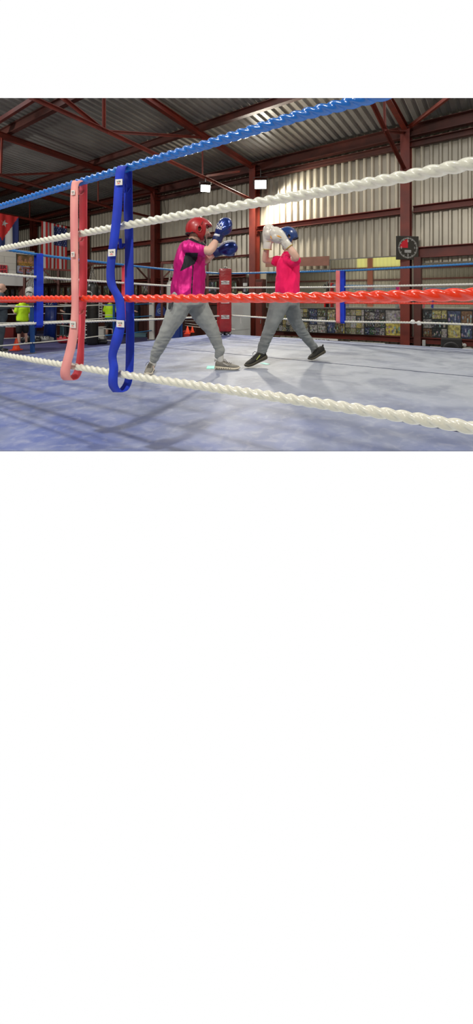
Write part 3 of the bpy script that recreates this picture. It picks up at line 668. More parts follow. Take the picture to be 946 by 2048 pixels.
# ---- boxer with the red headguard
def boxer_red():
    Y = 4.0; T = thing('person', 'boxer in magenta jersey, red headguard and blue gloves, facing right in stance', 'person', (at(378, 600, Y).x, Y, 0))
    hc = at(397.5, 462, Y); R = basis(Vector((1, .12, -.06)))
    b = bmesh.new(); head_shapes(b, hc, R, .98)
    limb(b, [(385, 488, Y, .062), (389, 475, Y, .056), (393, 466, Y, .054)], rc=True)
    limb(b, [(376, 588, Y, .10), (378, 560, Y, .115), (382, 525, Y, .12), (384, 500, Y, .10), (385, 486, Y, .06)], 1.2)
    # near arm, far arm
    limb(b, [(384, 494, 3.84, .045), (402, 499, 3.76, .047), (418, 502, 3.74, .040)]); limb(b, [(418, 503, 3.74, .039), (425, 494, 3.80, .043), (431, 483, 3.88, .031), (437, 473, 3.92, .028)])
    limb(b, [(386, 496, 4.16, .045), (398, 514, 4.22, .045), (406, 524, 4.24, .040)]); limb(b, [(405, 525, 4.24, .038), (416, 516, 4.2, .042), (430, 507, 4.16, .030), (440, 503, 4.14, .028)])
    # hips, legs, feet
    limb(b, [(364, 603, 3.93, .09), (350, 632, 3.92, .07), (338, 655, 3.91, .052), (325, 680, 3.92, .044), (314, 702, 3.95, .036), (308, 720, 3.98, .030), (305, 730, 3.99, .028)])
    limb(b, [(389, 603, 4.07, .09), (405, 630, 4.09, .07), (421, 655, 4.11, .052), (432, 680, 4.13, .044), (438, 700, 4.14, .034), (440, 714, 4.14, .030), (441, 725, 4.14, .028)])
    limb(b, [(305, 731, 3.99, .026), (303, 737, 3.90, .022)]); limb(b, [(441, 727, 4.14, .026), (458, 731, 4.12, .020)])
    # fists inside the gloves
    for a, c in (((437, 473, 3.92), (447, 455, 3.95)), ((440, 503, 4.14), (456, 496, 4.12))): limb(b, [(*a, .028), ((a[0] + c[0]) / 2, (a[1] + c[1]) / 2, a[2], .036), (*c, .038)])
    b = fuse(b, .009, 4); body = mk('body', b, SKIN, T, True); eyes(T, hc, R, .98)
    b = bmesh.new(); ell(b, hc + R @ Vector((-.02, 0, .03)), (.095, .084, .088), R); b = fuse(b, .012, 2)
    mk('hair', b, mat('brown_hair', (.06, .035, .02), .8), T, True)
    # jersey
    b = bmesh.new()
    limb(b, [(375.5, 600, Y, .172), (376, 580, Y, .170), (377.5, 560, Y, .165), (379.5, 535, Y, .162), (381, 512, Y, .152), (383, 497, Y, .128), (385, 486, Y, .085)], 1.08, 28, rc=False)
    limb(b, [(384, 496, 3.86, .078), (384, 494, 4.0, .085), (385, 497, 4.14, .078)], 1, 20)
    limb(b, [(378, 495, 3.85, .075), (393, 499, 3.80, .070), (405, 500, 3.765, .066)], rc=True)
    limb(b, [(386, 500, 4.14, .075), (396, 511, 4.2, .070), (405, 519, 4.23, .066)])
    b = fuse(b, .0055, 8)

    bmesh.ops.bisect_plane(b, geom=b.verts[:] + b.edges[:] + b.faces[:], plane_co=at(376, 599, Y), plane_no=Vector((.0, 0, -1)), clear_outer=True)
    bmesh.ops.subdivide_edges(b, edges=[e for e in b.edges if e.calc_length() > .006][:0], cuts=1)
    wrinkle(b, .012, (11, 8, 4.5), 3); wrinkle(b, .004, (22, 14, 9), 8)
    MG = mat('magenta_polyester', (.62, .004, .215), .5, .4, var=(.52, .003, .18), scale=5, bump=.15, bscale=25)
    BK = mat('black_polyester', (.006, .007, .012), .7, .2)
    side = [(371, 505), (396, 506), (394, 518), (389, 528), (360, 543), (366, 527)]
    yoke = [(370, 474), (378, 479), (388, 484), (411, 492), (413, 485), (396, 472)]
    panel(T, 'side_panel', BK, b, lambda p, n: inpoly(*px(p), side) and n.y < .2 and p.y < Y, 'black side panel')
    panel(T, 'yoke_panel', BK, b, lambda p, n: inpoly(*px(p), yoke) and n.z > .1, 'black shoulder panel')
    panel(T, 'seam_piping', BK, b, lambda p, n: abs(px(p)[0] - (386 - (px(p)[1] - 530) * .05)) < 1.1 and px(p)[1] > 528 and n.y < 0)
    J = mk('jersey', b, MG, T, True)
    b = bmesh.new(); limb(b, [(384, 486, Y, .076), (386, 482, Y, .066)], 1, 24, rc=False); mk('collar', b, BK, J, True)
    # joggers
    b = bmesh.new()
    limb(b, [(375, 585, Y, .155), (376, 600, Y, .170), (377, 612, Y, .165)], 1.0, 24, rc=False)
    limb(b, [(362, 603, 3.93, .125), (350, 632, 3.92, .103), (338, 655, 3.91, .080), (325, 680, 3.92, .066), (315, 700, 3.95, .058), (310.5, 709, 3.97, .052)])
    limb(b, [(391, 603, 4.07, .125), (405, 630, 4.09, .106), (421, 655, 4.11, .082), (432, 680, 4.13, .060), (437, 694, 4.14, .050), (439, 702, 4.14, .046)])
    b = fuse(b, .008, 6); wrinkle(b, .004, (12, 12, 16), 5, .0, .9); wrinkle(b, .007, (7, 7, 26), 11, .05, .36)
    J = mk('joggers', b, JG, T, True)
    for c, Yd in (((310, 711), 3.97), ((439, 703), 4.14)):
        b = bmesh.new()
        for i in range(3):
            limb(b, [(c[0] + 2 - i * 1.2 - .8, c[1] - 5 + i * 4, Yd, .050 - .003 * i), (c[0] + 1 - i * 1.2, c[1] - 2 + i * 4, Yd, .053 - .003 * i), (c[0] - i * 1.2, c[1] + 0 + i * 4, Yd, .047 - .003 * i)], 1, 20, rc=True)
        mk('cuff', fuse(b, .006, 3), JG, J, True)
    b = bmesh.new(); limb(b, [(344, 597, 3.825, .016), (341, 606, 3.80, .018), (339, 616, 3.80, .015)], .35); mk('pocket_opening', b, mat('charcoal_lining', (.05, .05, .055), .8), J, True)
    for r_ in ([(309, 708, 3.97, .038), (307, 718, 3.98, .037), (305, 730, 3.98, .036)], [(439, 700, 4.14, .036), (440, 712, 4.14, .037), (441, 722, 4.14, .038)]):
        b = bmesh.new(); limb(b, r_, 1, 18); mk('sock', b, SOCK, T, True, label='white ribbed sock')
    GU = mat('grey_mesh_shoe', (.27, .255, .22), .85, var=(.20, .19, .165), scale=60); GS = mat('cream_foam_sole', (.66, .60, .47), .6); GL = mat('dark_lace', (.09, .08, .07), .8); ST = mat('pale_shoe_stripe', (.55, .53, .48), .6)
    h = onz(431, 736.5); h.z = 0; shoe(T, Vector((h.x - .005, 4.14, 0)), basis(Vector((1, -.10, 0))), .272, GU, GS, GL, ST, .042, holes=True)
    b = bmesh.new(); shoe(T, Vector((at(303.5, 602, 4.03).x, 4.03, 0)), basis(Vector((.06, -1, 0))), .272, GU, GS, GL, ST, .042, holes=True); b.free()
    # gloves
    GB = mat('blue_glove_leather', (.006, .028, .19), .28, .5, coat=.4); GC = mat('dark_blue_cuff', (.008, .02, .10), .45); LG = mat('white_print', (.72, .74, .78), .5)
    g, P, ax, s = glove(T, at(434, 480, 3.90), at(452.5, 437, 3.92), Vector((1, -.1, 0)), GB, GC, 1, -1, 'blue leather boxing glove with white print', .235)
    n = Vector((-.45, -1, .1)).normalized(); gx = (P(0, 0, 1) - P(0, 0, 0)).normalized(); c = P(-.004, 0, .165) + n * .08; q = text('STING', .034, facing(c - gx * .022, n, gx), LG, g, .001, 'lettering', 1.15, .001); conform(q, g, n)
    M = facing(c + gx * .012, n, gx)
    for dx in (-.021, .021):
        b = bmesh.new(); tube(b, [M @ Vector((dx + .016 * cos(a), .016 * sin(a), 0)) for a in [2 * pi * k / 24 for k in range(25)]], .0028, 8); conform(mk('emblem', b, LG, g, True), g, n, .0015)
    b = bmesh.new(); tube(b, [P(-.045, .0, .03), P(-.03, .042, .04), P(.02, .05, .05)], .012, 8, .5); mk('cuff_patch', b, LG, g, True)
    g, P, ax, s = glove(T, at(430, 506.5, 4.14), at(473, 488, 4.08), Vector((.0, -.1, -1)), GB, GC, 1, 1, 'blue leather boxing glove with white print')
    n = Vector((0, -1, .55)).normalized(); gx = (P(0, 0, 1) - P(0, 0, 0)).normalized(); q = text('STING', .026, facing(P(-.03, 0, .20) + n * .09, n, gx.cross(n) * -1), LG, g, .001, 'lettering', 1.5, .001); conform(q, g, n)
    b = bmesh.new(); tube(b, [P(-.064, 0, .10), P(-.070, 0, .15), P(-.066, 0, .20), P(-.054, 0, .25), P(-.02, 0, .285)], .012, 10, .5); mk('white_panel', b, LG, g, True, label='white leather strip')
    headguard(T, hc, R, mat('red_leather', (.33, .006, .010), .42, coat=.12), 1.0)
    return T
boxer_red()
# ---- boxer with the blue headguard
def boxer_blue():
    Y = 4.45; T = thing('person', 'boxer in hot pink t-shirt, blue headguard and white gloves covering the face', 'person', (at(572, 600, Y).x, Y, 0))
    hc = at(574.5, 476, Y + .03); R = basis(Vector((-1, -.12, -.32)))
    b = bmesh.new(); head_shapes(b, hc, R, .92)
    limb(b, [(576, 512, Y, .052), (576, 500, Y, .048), (576, 486, Y, .048)])
    limb(b, [(570, 588, Y, .09), (572, 560, Y, .10), (574, 535, Y, .105), (576, 518, Y, .09), (577, 508, Y, .055)], 1.25)
    limb(b, [(582, 517, 4.31, .042), (588, 518, 4.20, .042), (592, 515, 4.10, .038)]); limb(b, [(592, 514, 4.10, .040), (585, 504, 4.10, .041), (576, 491, 4.12, .030), (568, 481, 4.13, .026)])
    limb(b, [(566, 516, 4.60, .042), (548, 520, 4.62, .038), (531, 521, 4.60, .035)]); limb(b, [(530.5, 520, 4.60, .038), (531.5, 508, 4.56, .037), (534, 492, 4.5, .027), (535, 480, 4.48, .026)])
    limb(b, [(562, 603, 4.38, .085), (550, 632, 4.34, .062), (541, 655, 4.31, .046), (531, 680, 4.31, .040), (525, 699, 4.32, .032), (524, 712, 4.33, .028)])
    limb(b, [(580, 603, 4.54, .08), (588, 632, 4.61, .058), (599, 656, 4.68, .044), (614, 677, 4.76, .038), (627, 695, 4.82, .030), (634, 703, 4.84, .026)])
    limb(b, [(524, 713, 4.33, .024), (512, 722, 4.29, .019)]); limb(b, [(635, 705, 4.84, .022), (629, 712, 4.82, .018)])
    for a, c in (((568, 481, 4.13), (557, 469, 4.13)), ((535, 480, 4.48), (537, 466, 4.46))): limb(b, [(*a, .026), ((a[0] + c[0]) / 2, (a[1] + c[1]) / 2, a[2], .034), (*c, .036)])
    b = fuse(b, .009, 4); mk('body', b, SKIN, T, True); eyes(T, hc, R, .92)
    b = bmesh.new(); ell(b, hc + R @ Vector((-.02, 0, .03)), (.09, .078, .083), R); mk('hair', fuse(b, .012, 2), MATS['brown_hair'], T, True)
    b = bmesh.new()
    limb(b, [(574.5, 601, Y, .134), (574.5, 580, Y, .132), (575, 555, Y, .130), (576, 535, Y, .128), (577, 520, Y, .115), (577.5, 509, Y, .078)], 1.2, 28, rc=False)
    limb(b, [(577, 519, 4.33, .062), (577, 516, 4.45, .066), (575, 519, 4.58, .062)], 1, 18)
    limb(b, [(578, 521, 4.33, .064), (588, 522, 4.24, .062), (592, 521, 4.19, .058)]); limb(b, [(570, 520, 4.58, .060), (558, 521, 4.61, .058), (550, 523, 4.62, .057)])
    b = fuse(b, .008, 4); bmesh.ops.bisect_plane(b, geom=b.verts[:] + b.edges[:] + b.faces[:], plane_co=at(575, 594, Y), plane_no=Vector((0, 0, -1)), clear_outer=True)
    wrinkle(b, .011, (13, 9, 3.5), 21); wrinkle(b, .005, (20, 14, 12), 2)
    S_ = mk('t_shirt', b, mat('hot_pink_cotton', (.95, .008, .135), .85, .2, var=(.88, .006, .12), scale=5), T, True)
    b = bmesh.new(); limb(b, [(577, 508, Y, .064), (577, 504, Y, .060)], 1, 24, rc=False); mk('neck_band', b, MATS['hot_pink_cotton'], S_, True)
    b = bmesh.new()
    limb(b, [(570, 588, Y, .125), (570, 600, Y, .135), (570, 612, Y, .132)], 1.05, 24, rc=False)
    limb(b, [(561, 603, 4.38, .115), (550, 632, 4.34, .093), (541, 655, 4.31, .072), (531, 680, 4.31, .060), (525, 697, 4.32, .054), (523, 705, 4.32, .050)])
    limb(b, [(580, 603, 4.54, .110), (588, 632, 4.61, .086), (599, 656, 4.68, .068), (614, 677, 4.76, .056), (625, 692, 4.81, .050), (629, 699, 4.83, .044)])
    b = fuse(b, .008, 6); wrinkle(b, .004, (12, 12, 16), 15, 0, .9); wrinkle(b, .006, (7, 7, 26), 31, .05, .4)
    J = mk('joggers', b, JG2, T, True)
    for c, Yd in (((523, 704), 4.32), ((629, 698), 4.83)):
        b = bmesh.new()
        for i in range(3): limb(b, [(c[0] - (2 - i * 1.5) * (1 if c[0] > 600 else -.6), c[1] - 6 + i * 3.5, Yd, .050), (c[0] - (1 - i * 1.5) * (1 if c[0] > 600 else -.6), c[1] - 3 + i * 3.5, Yd, .052 - .003 * i), (c[0], c[1] + i * 2.5, Yd, .044)], 1, 20, rc=True)
        mk('cuff', fuse(b, .006, 3), JG2, J, True)
    for r_ in ([(523, 700, 4.32, .034), (524, 712, 4.32, .034)], [(629, 694, 4.83, .034), (633, 703, 4.84, .034)]):
        b = bmesh.new(); limb(b, r_, 1, 18); mk('sock', b, SOCK, T, True, label='white sock')
    BU = mat('black_knit', (.012, .012, .011), .8, var=(.02, .019, .014), scale=50); BS = mat('olive_black_sole', (.055, .046, .028), .5); YS = mat('lime_stripe', (.45, .50, .14), .7)
    # heels lifted: toes carry the weight
    def tilted(toe, heel, L_, roll=0):
        f = (toe - heel).normalized(); R_ = basis(f); return heel, R_
    toe = onz(491, 737); toe.z = .004; heel = at(537, 716, 4.36); heel = toe + (heel - toe).normalized() * .298
    shoe(T, heel, basis(toe - heel), .298, BU, BS, M_BLACK, YS, .048)
    toe = onz(618, 722.5); toe.z = .004; heel = at(652.5, 704, 4.86); d = (heel - toe); heel = toe + d.normalized() * .28
    shoe(T, heel, basis(toe - heel), .28, BU, BS, M_BLACK, M_BLACK, .045)
    GW = mat('white_glove_leather', (.64, .61, .54), .38, coat=.3); GG = mat('gold_trim', (.50, .36, .06), .35, .3); GO = mat('orange_gold_print', (.75, .33, .03), .5)
    g, P, ax, s = glove(T, at(577, 493, 4.12), at(546, 454, 4.14), Vector((-.8, -.15, -.6)), GW, GW, 1, -1, 'white leather boxing glove with gold trim', .285)
    def bits(g, P, s, sg):
        for q in (-.011, .084):
            b = bmesh.new(); x, y, z = ax3; pts = [P(.0485 * cos(a), .0485 * sin(a), q) for a in [2 * pi * k / 24 for k in range(25)]]; tube(b, pts, .0045 * s, 8); mk('gold_piping', b, GG, g, True)
        b = bmesh.new(); tube(b, [P(.03, sg * .085, .12), P(.05, sg * .095, .15), P(.06, sg * .09, .17)], [.004, .009, .003], 8, .5); mk('print', b, GO, g, True)
        b = bmesh.new(); tube(b, [P(-.0, sg * .05, .10), P(.01, sg * .058, .13)], [.012, .003], 8, .5); mk('print', b, mat('olive_print', (.12, .12, .02), .5), g, True)
        b = bmesh.new(); tube(b, [P(.075, 0, .23), P(.088, 0, .205), P(.098, 0, .175)], [.012, .014, .006], 8, .5); mk('print', b, GO, g, True)
    ax3 = ax; bits(g, P, s, -1)
    g, P, ax, s = glove(T, at(534.5, 497, 4.50), at(538, 448, 4.46), Vector((.25, -1, 0)), GW, GW, 1, 1, 'white leather boxing glove with gold trim', .275)
    ax3 = ax; bits(g, P, s, 1)
    headguard(T, hc, R, mat('navy_leather', (.006, .035, .16), .3, coat=.4), .93)
    return T
boxer_blue()
# ------------------------------------------------------------------ along the back wall
M_MIRROR = mat('mirror_glass', (.62, .64, .60), .03, 1.0)
YAW = math.tan(radians(4.4))
MN = (D2 + D1 * -0.0).copy(); MN = Matrix.Rotation(radians(4.4), 3, 'Z') @ D2
M0 = wl(0, .06, 0)
def onm(x, y, o=0.0): return ray_plane(x, y, M0 - MN * o, MN)
MT = Vector((-MN.y, MN.x, 0))
def slab(name, m, pts, th, T=None, label=None, cat=None, group=None, n=None, smooth=False):
    """plate: outline points (front), thickness behind along n"""
    n = MN if n is None else n; b = bmesh.new(); a = [b.verts.new(p) for p in pts]; c = [b.verts.new(p + n * th) for p in pts]; k = len(pts)
    b.faces.new(a); b.faces.new(c[::-1])
    for i in range(k): b.faces.new((a[i], c[i], c[(i + 1) % k], a[(i + 1) % k]))
    return mk(name, b, m, T, smooth, label, cat, group)
def mirror(x0, x1, zt, zb, label):
    p = onm(x0, HY); q = onm(x1, HY); T = thing('wall_mirror', label, 'mirror', (p + q) / 2 + Vector((0, 0, zb - HC)), 'mirrors behind the far ropes')
    P = lambda v, z: Vector((v.x, v.y, z))
    slab('glass', M_MIRROR, [P(p, zb), P(q, zb), P(q, zt), P(p, zt)], .006, T)
    for a, c, w_, h in ((P(p, zt), P(q, zt), .02, .03), (P(p, zb), P(q, zb), .02, .03), (P(p, zb), P(p, zt), .02, .02), (P(q, zb), P(q, zt), .02, .02)):
        b = bmesh.new(); beam(b, a, c, w_, h, Vector((0, 0, 1)) if abs(a.z - c.z) < .01 else MN); mk('frame_strip', b, mat('worn_grey_frame', (.16, .15, .13), .5), T)
mirror(533, 659, 1.62, .54, 'frameless wall mirror left, behind the boxer in pink, under a brown board')
mirror(660, 806, 1.88, .54, 'large wall mirror between the far straps and the timer column')
mirror(842, 1010, 1.66, .54, 'wall mirror right of the timer column under the broad red beam')
slab('fascia_board', mat('dusty_brown_board', (.27, .12, .085), .7, var=(.22, .10, .07), scale=4), [onm(x, y, .02) for x, y in ((531, 534), (658, 531), (658, 512), (531, 518))], .03, label='dusty brown board above the left mirror, behind the pink t-shirt', cat='board')
# photo boards: collages of team pictures
def collage(seed, nx, ny, dark, warm):
    m = bpy.data.materials.new('photo_collage'); m.use_nodes = True; nt = m.node_tree; b = nt.nodes['Principled BSDF']; b.inputs['Roughness'].default_value = .25
    N = nt.nodes.new; L = nt.links.new; tc = N('ShaderNodeTexCoord')
    def vm(op, a, v=None):
        n = N('ShaderNodeVectorMath'); n.operation = op; L(a, n.inputs[0])
        if v is not None:
            if isinstance(v, tuple): n.inputs[1].default_value = v
            else: L(v, n.inputs[1])
        return n.outputs[0]
    def ma(op, a, v=None, c=None):
        n = N('ShaderNodeMath'); n.operation = op
        for i, q in enumerate((a, v, c)):
            if q is None: continue
            if isinstance(q, (int, float)): n.inputs[i].default_value = q
            else: L(q, n.inputs[i])
        return n.outputs[0]
    p = vm('MULTIPLY', tc.outputs['Object'], (nx, ny, 0)); p = vm('ADD', p, (seed * 7.0, seed * 3.0, 0)); cell = vm('FLOOR', p); fr = vm('FRACTION', p)
    wn = N('ShaderNodeTexWhiteNoise'); wn.noise_dimensions = '3D'; L(cell, wn.inputs['Vector'])
    bg = N('ShaderNodeValToRGB'); L(wn.outputs['Value'], bg.inputs['Fac']); cr = bg.color_ramp; cr.interpolation = 'CONSTANT'
    cr.elements[0].color = (.05, .06, .06, 1); cr.elements[1].position = .25; cr.elements[1].color = (.30 * warm, .27 * warm, .16, 1)
    for pos, c in ((.45, (.35, .34, .32)), (.62, (.13 * warm, .12, .07)), (.78, (.42 * warm, .36 * warm, .12)), (.9, (.07, .09, .16))): e = cr.elements.new(pos); e.color = (*c, 1)
    v = N('ShaderNodeTexVoronoi'); v.inputs['Scale'].default_value = 1; sc = vm('MULTIPLY', p, (7.0, 2.4, 0)); L(sc, v.inputs['Vector'])
    hs = N('ShaderNodeHueSaturation'); hs.inputs['Saturation'].default_value = .45; hs.inputs['Value'].default_value = .5; L(v.outputs['Color'], hs.inputs['Color'])
    sep = N('ShaderNodeSeparateXYZ'); L(fr, sep.inputs[0])
    inb = ma('MULTIPLY', ma('GREATER_THAN', sep.outputs[1], .15), ma('LESS_THAN', sep.outputs[1], .72))
    fig = ma('MULTIPLY', ma('LESS_THAN', v.outputs['Distance'], .42), inb)
    mx = N('ShaderNodeMix'); mx.data_type = 'RGBA'; L(fig, mx.inputs[0]); L(bg.outputs[0], mx.inputs[6]); L(hs.outputs[0], mx.inputs[7])
    n3 = N('ShaderNodeTexNoise'); n3.inputs['Scale'].default_value = 2.5; n3.inputs['Detail'].default_value = 5; L(vm('MULTIPLY', p, (2.0, 2.0, 0)), n3.inputs['Vector'])
    r3 = N('ShaderNodeValToRGB'); r3.color_ramp.elements[0].position = .42; r3.color_ramp.elements[0].color = (.12, .12, .14, 1); r3.color_ramp.elements[1].position = .58; L(n3.outputs['Fac'], r3.inputs['Fac'])
    mu = N('ShaderNodeMix'); mu.data_type = 'RGBA'; mu.blend_type = 'MULTIPLY'; mu.inputs[0].default_value = dark; L(mx.outputs[2], mu.inputs[6]); L(r3.outputs[0], mu.inputs[7])
    edge = ma('MULTIPLY', ma('MULTIPLY', ma('GREATER_THAN', sep.outputs[0], .03), ma('LESS_THAN', sep.outputs[0], .97)), ma('MULTIPLY', ma('GREATER_THAN', sep.outputs[1], .04), ma('LESS_THAN', sep.outputs[1], .96)))
    m2 = N('ShaderNodeMix'); m2.data_type = 'RGBA'; L(edge, m2.inputs[0]); m2.inputs[6].default_value = (.02, .02, .02, 1); L(mu.outputs[2], m2.inputs[7]); L(m2.outputs[2], b.inputs['Base Color'])
    return m
def board(name, x0, x1, zt, zb, m, label, cat, group, pf=onm, o=.04, n=None, frame=None, th=.018, fw=.02):
    n = MN if n is None else n; p = pf(x0, HY, o); q = pf(x1, HY, o); u = (q - p); W = u.length; u.normalize(); H = zt - zb
    M = Matrix.Translation(Vector((p.x, p.y, zb))) @ Matrix((u, Vector((0, 0, 1)), -n)).transposed().to_4x4()
    T = bpy.data.objects.new(name, None); COL.objects.link(T); T.matrix_world = M; tag(T, label, cat, group)
    b = bmesh.new(); box(b, (W / 2, H / 2, 0), (W - .008, H, th)); o_ = mk('print_panel', b, m); o_.parent = T
    if frame:
        for c, s_ in (((W / 2, H, .006), (W + fw, fw, th + .01)), ((W / 2, 0, .006), (W + fw, fw, th + .01)), ((0, H / 2, .006), (fw, H, th + .01)), ((W, H / 2, .006), (fw, H, th + .01))):
            b = bmesh.new(); box(b, c, s_); f = mk('frame_strip', b, frame); f.parent = T
    return T
BK = mat('black_board', (.015, .015, .015), .5)
for i, (x0, x1, nx, ny, dk, wm, lab) in enumerate([(545, 597, 9, 5.5, .9, .8, 'photo collage board seen between the legs of the pink shirted boxer'), (598, 617.5, 8, 7, .6, 1.1, 'narrow photo collage board right of the rear knee'),
    (618.5, 653.5, 4.2, 4.4, .8, .9, 'photo collage board just left of the far pink strap'), (654.5, 689.5, 4.5, 3.0, .75, 1.15, 'photo collage board behind the far pink and blue straps'),
    (690.5, 728.5, 7, 6, .5, .9, 'pale photo collage board right of the far blue strap'), (729.5, 769.5, 8, 5, 1.0, .45, 'dark photo collage board, third left of the timer column'),
    (770.5, 806, 2.6, 3.0, .6, 1.3, 'collage board of large group pictures directly left of the timer column'), (846, 894, 5, 4.4, .7, 1.5, 'yellowish photo collage board directly right of the timer column'),
    (895, 945, 3.6, 3.0, .55, 1.6, 'collage board of yellow gym group pictures at the right edge'), (946, 990, 4, 3, .7, 1, 'photo collage board cut by the right photo edge')]):
    board('photo_board', x0, x1, .515, -.165, collage(i + 1, nx, ny, dk, wm), lab, 'photo board', 'photo boards under the mirrors', frame=BK, fw=.012)
T = rail(-.24, .15, .12, .1, wall_t(1010, .1), wall_t(531, .1), M_STEEL, 'red steel bottom rail below the photo boards')
# signs under the rail
def sign(x0, x1, zt, zb, bg, label, txt=None, fg=None, size=.1, o=.22, cat='sign', sx=1, pf=onm, n=None, x_off=0):
    T = board('sign_board', x0, x1, zt, zb, bg, label, cat, None, o=o, th=.01, pf=pf, n=n)
    if txt:
        W = (pf(x1, HY, o) - pf(x0, HY, o)).length
        for i, (s_, yy, zz) in enumerate(txt):
            t = text(s_, zz, Matrix.Translation((W / 2 + x_off, yy, .007)), fg, None, .001, sx=sx, bold=zz * .02); t.parent = T
    return T
DKP = mat('black_print', (.02, .02, .025), .6)
sign(622, 676, -.30, -.44, M_WHITE, 'white sign with black BOXING lettering low behind the canvas edge', [('BOXING', .07, .105)], DKP, x_off=-.05)
sign(560, 600, -.32, -.44, M_WHITE, 'low white sign between the legs of the pink shirted boxer')
sign(700, 770, -.34, -.42, mat('faded_white_sign', (.5, .52, .5), .6), 'long faded white strip low behind the canvas, left of timer column')
sign(860, 884, -.36, -.44, M_WHITE, 'low white sign directly left of the black speaker')
# red post box beside the lamp column and whiteboard
T = thing('storage_cabinet', 'tall dark red cabinet standing right of the lamp column', 'cabinet', onwall(520, HY, .4) * 1)
b = bmesh.new(); c = onwall(518, HY, .45); ct = (c - P1).dot(D1); wbox(b, ct, .3, .25, .27, .3, 2.3, .01); mk('cabinet_body', b, M_STEELD, T)
b = bmesh.new(); wbox(b, ct, .462, .25, .22, .015, 2.1, .004); d = mk('door', b, M_STEEL, T)
b = bmesh.new(); wbox(b, ct - .08, .48, .1, .02, .03, .12, .004); mk('handle', b, mat('dull_metal', (.35, .35, .33), .4, .7), d)
c = onwall(481.5, HY, .55); T = thing('whiteboard', 'tall whiteboard with faint red writing leaning beside the red corner pad', 'whiteboard', Vector((c.x, c.y, -.9)))
p = onwall(462, HY, .5); q = onwall(500.5, HY, .5)
M_WB = mat('whiteboard_surface', (.50, .52, .51), .3, var=(.46, .47, .46), scale=3)
slab('board_face', M_WB, [Vector((v_.x, v_.y, z)) for v_, z in ((p, -.55), (q, -.55), (q, .74), (p, .74))], .02, T, n=D2)
for i, t_ in enumerate(('SKIP 3 x 3', 'SHADOW 3 x 2', 'BAG 4 x 3', 'SPAR')):
    text(t_, .07, facing((p + q) / 2 + Vector((0, 0, .30 - i * .11 - HC + .30)) - D2 * .004, -D2), mat('faint_red_marker', (.45, .25, .25), .6), T, .001) if i < 0 else None
for i in range(9):
    b = bmesh.new(); z = .60 - i * .048; x0 = .1 + .05 * (i % 3); x1 = .62 + .1 * ((i * 7) % 4) / 3; pts = []
    for k in range(30):
        f = x0 + (x1 - x0) * k / 29; v_ = p.lerp(q, f); pts.append(Vector((v_.x, v_.y, z + .012 * noise.noise(Vector((k * .9, i * 3.1, 0))))) - D2 * .002)
    tube(b, pts, .0022, 5); mk('marker_line', b, mat('faint_red_marker', (.42, .26, .26), .6), T)
b = bmesh.new(); beam(b, Vector((p.x, p.y, -.87)) + D2 * .05, Vector((p.x, p.y, -.5)) + D2 * .05, .04, .04, D2); beam(b, Vector((q.x, q.y, -.87)) + D2 * .05, Vector((q.x, q.y, -.5)) + D2 * .05, .04, .04, D2); beam(b, Vector((p.x, p.y, -.55)) + D2 * .03, Vector((q.x, q.y, -.55)) + D2 * .03, .04, .05); mk('stand', b, MATS['dull_metal'], T)
slab('note', M_WHITE, [Vector((v_.x, v_.y, z)) - D2 * .003 for v_, z in ((p.lerp(q, .50), .02), (p.lerp(q, .55), .02), (p.lerp(q, .53), .2), (p.lerp(q, .48), .2))], .001, T, n=-D2)
# timer clock on the column
cc = onwall(814.5, 496, .345); n_ = Vector((.15, -1, 0)).normalized(); MC = facing(cc, n_); T = thing('round_timer_clock', 'square black boxing round timer with white tick ring and red quarter, on the column', 'clock', cc)
S = .58
def cl(bm): bm.transform(MC); return bm
b = bmesh.new(); box(b, (0, 0, 0), (S, S, .05), None, .006); mk('clock_case', cl(b), mat('gloss_black', (.012, .013, .015), .15, coat=.4), T)
b = bmesh.new(); vs = [b.verts.new((0, 0, .028))] + [b.verts.new((-.21 * cos(a), .21 * sin(a), .028)) for a in [pi / 2 * k / 14 for k in range(15)]]
for i in range(1, 15): b.faces.new((vs[0], vs[i], vs[i + 1]))
mk('red_sector', cl(b), mat('timer_red', (.62, .01, .03), .4), T)
b = bmesh.new()
for k in range(60):
    a = 2 * pi * k / 60; L_ = .035 if k % 5 else .055; r0 = .255 if k % 15 else .262; w_ = .006 if k % 5 else .010
    beam(b, Vector((sin(a) * (r0 - L_), cos(a) * (r0 - L_), .028)), Vector((sin(a) * r0, cos(a) * r0, .028)), w_, .002)
mk('tick_ring', cl(b), mat('timer_white', (.75, .75, .72), .4), T)
for s_, x, y in (('0', 0, .165), ('1', .175, 0), ('2', 0, -.175), ('3', -.175, 0)):
    text(s_, .075, MC @ Matrix.Translation((x, y, .029)), MATS['timer_white'], T, .002, 'numeral')
b = bmesh.new(); box(b, (0, -.085, .027), (.17, .065, .004)); q_ = mk('name_plate', cl(b), mat('silver_plate', (.55, .55, .55), .3), T)
b = bmesh.new()
for dx in (-.055, 0, .055):
    for e in (-.014, .014): box(b, (dx + e, -.085, .030), (.008, .045, .002))
mk('print_bars', cl(b), DKP, q_)
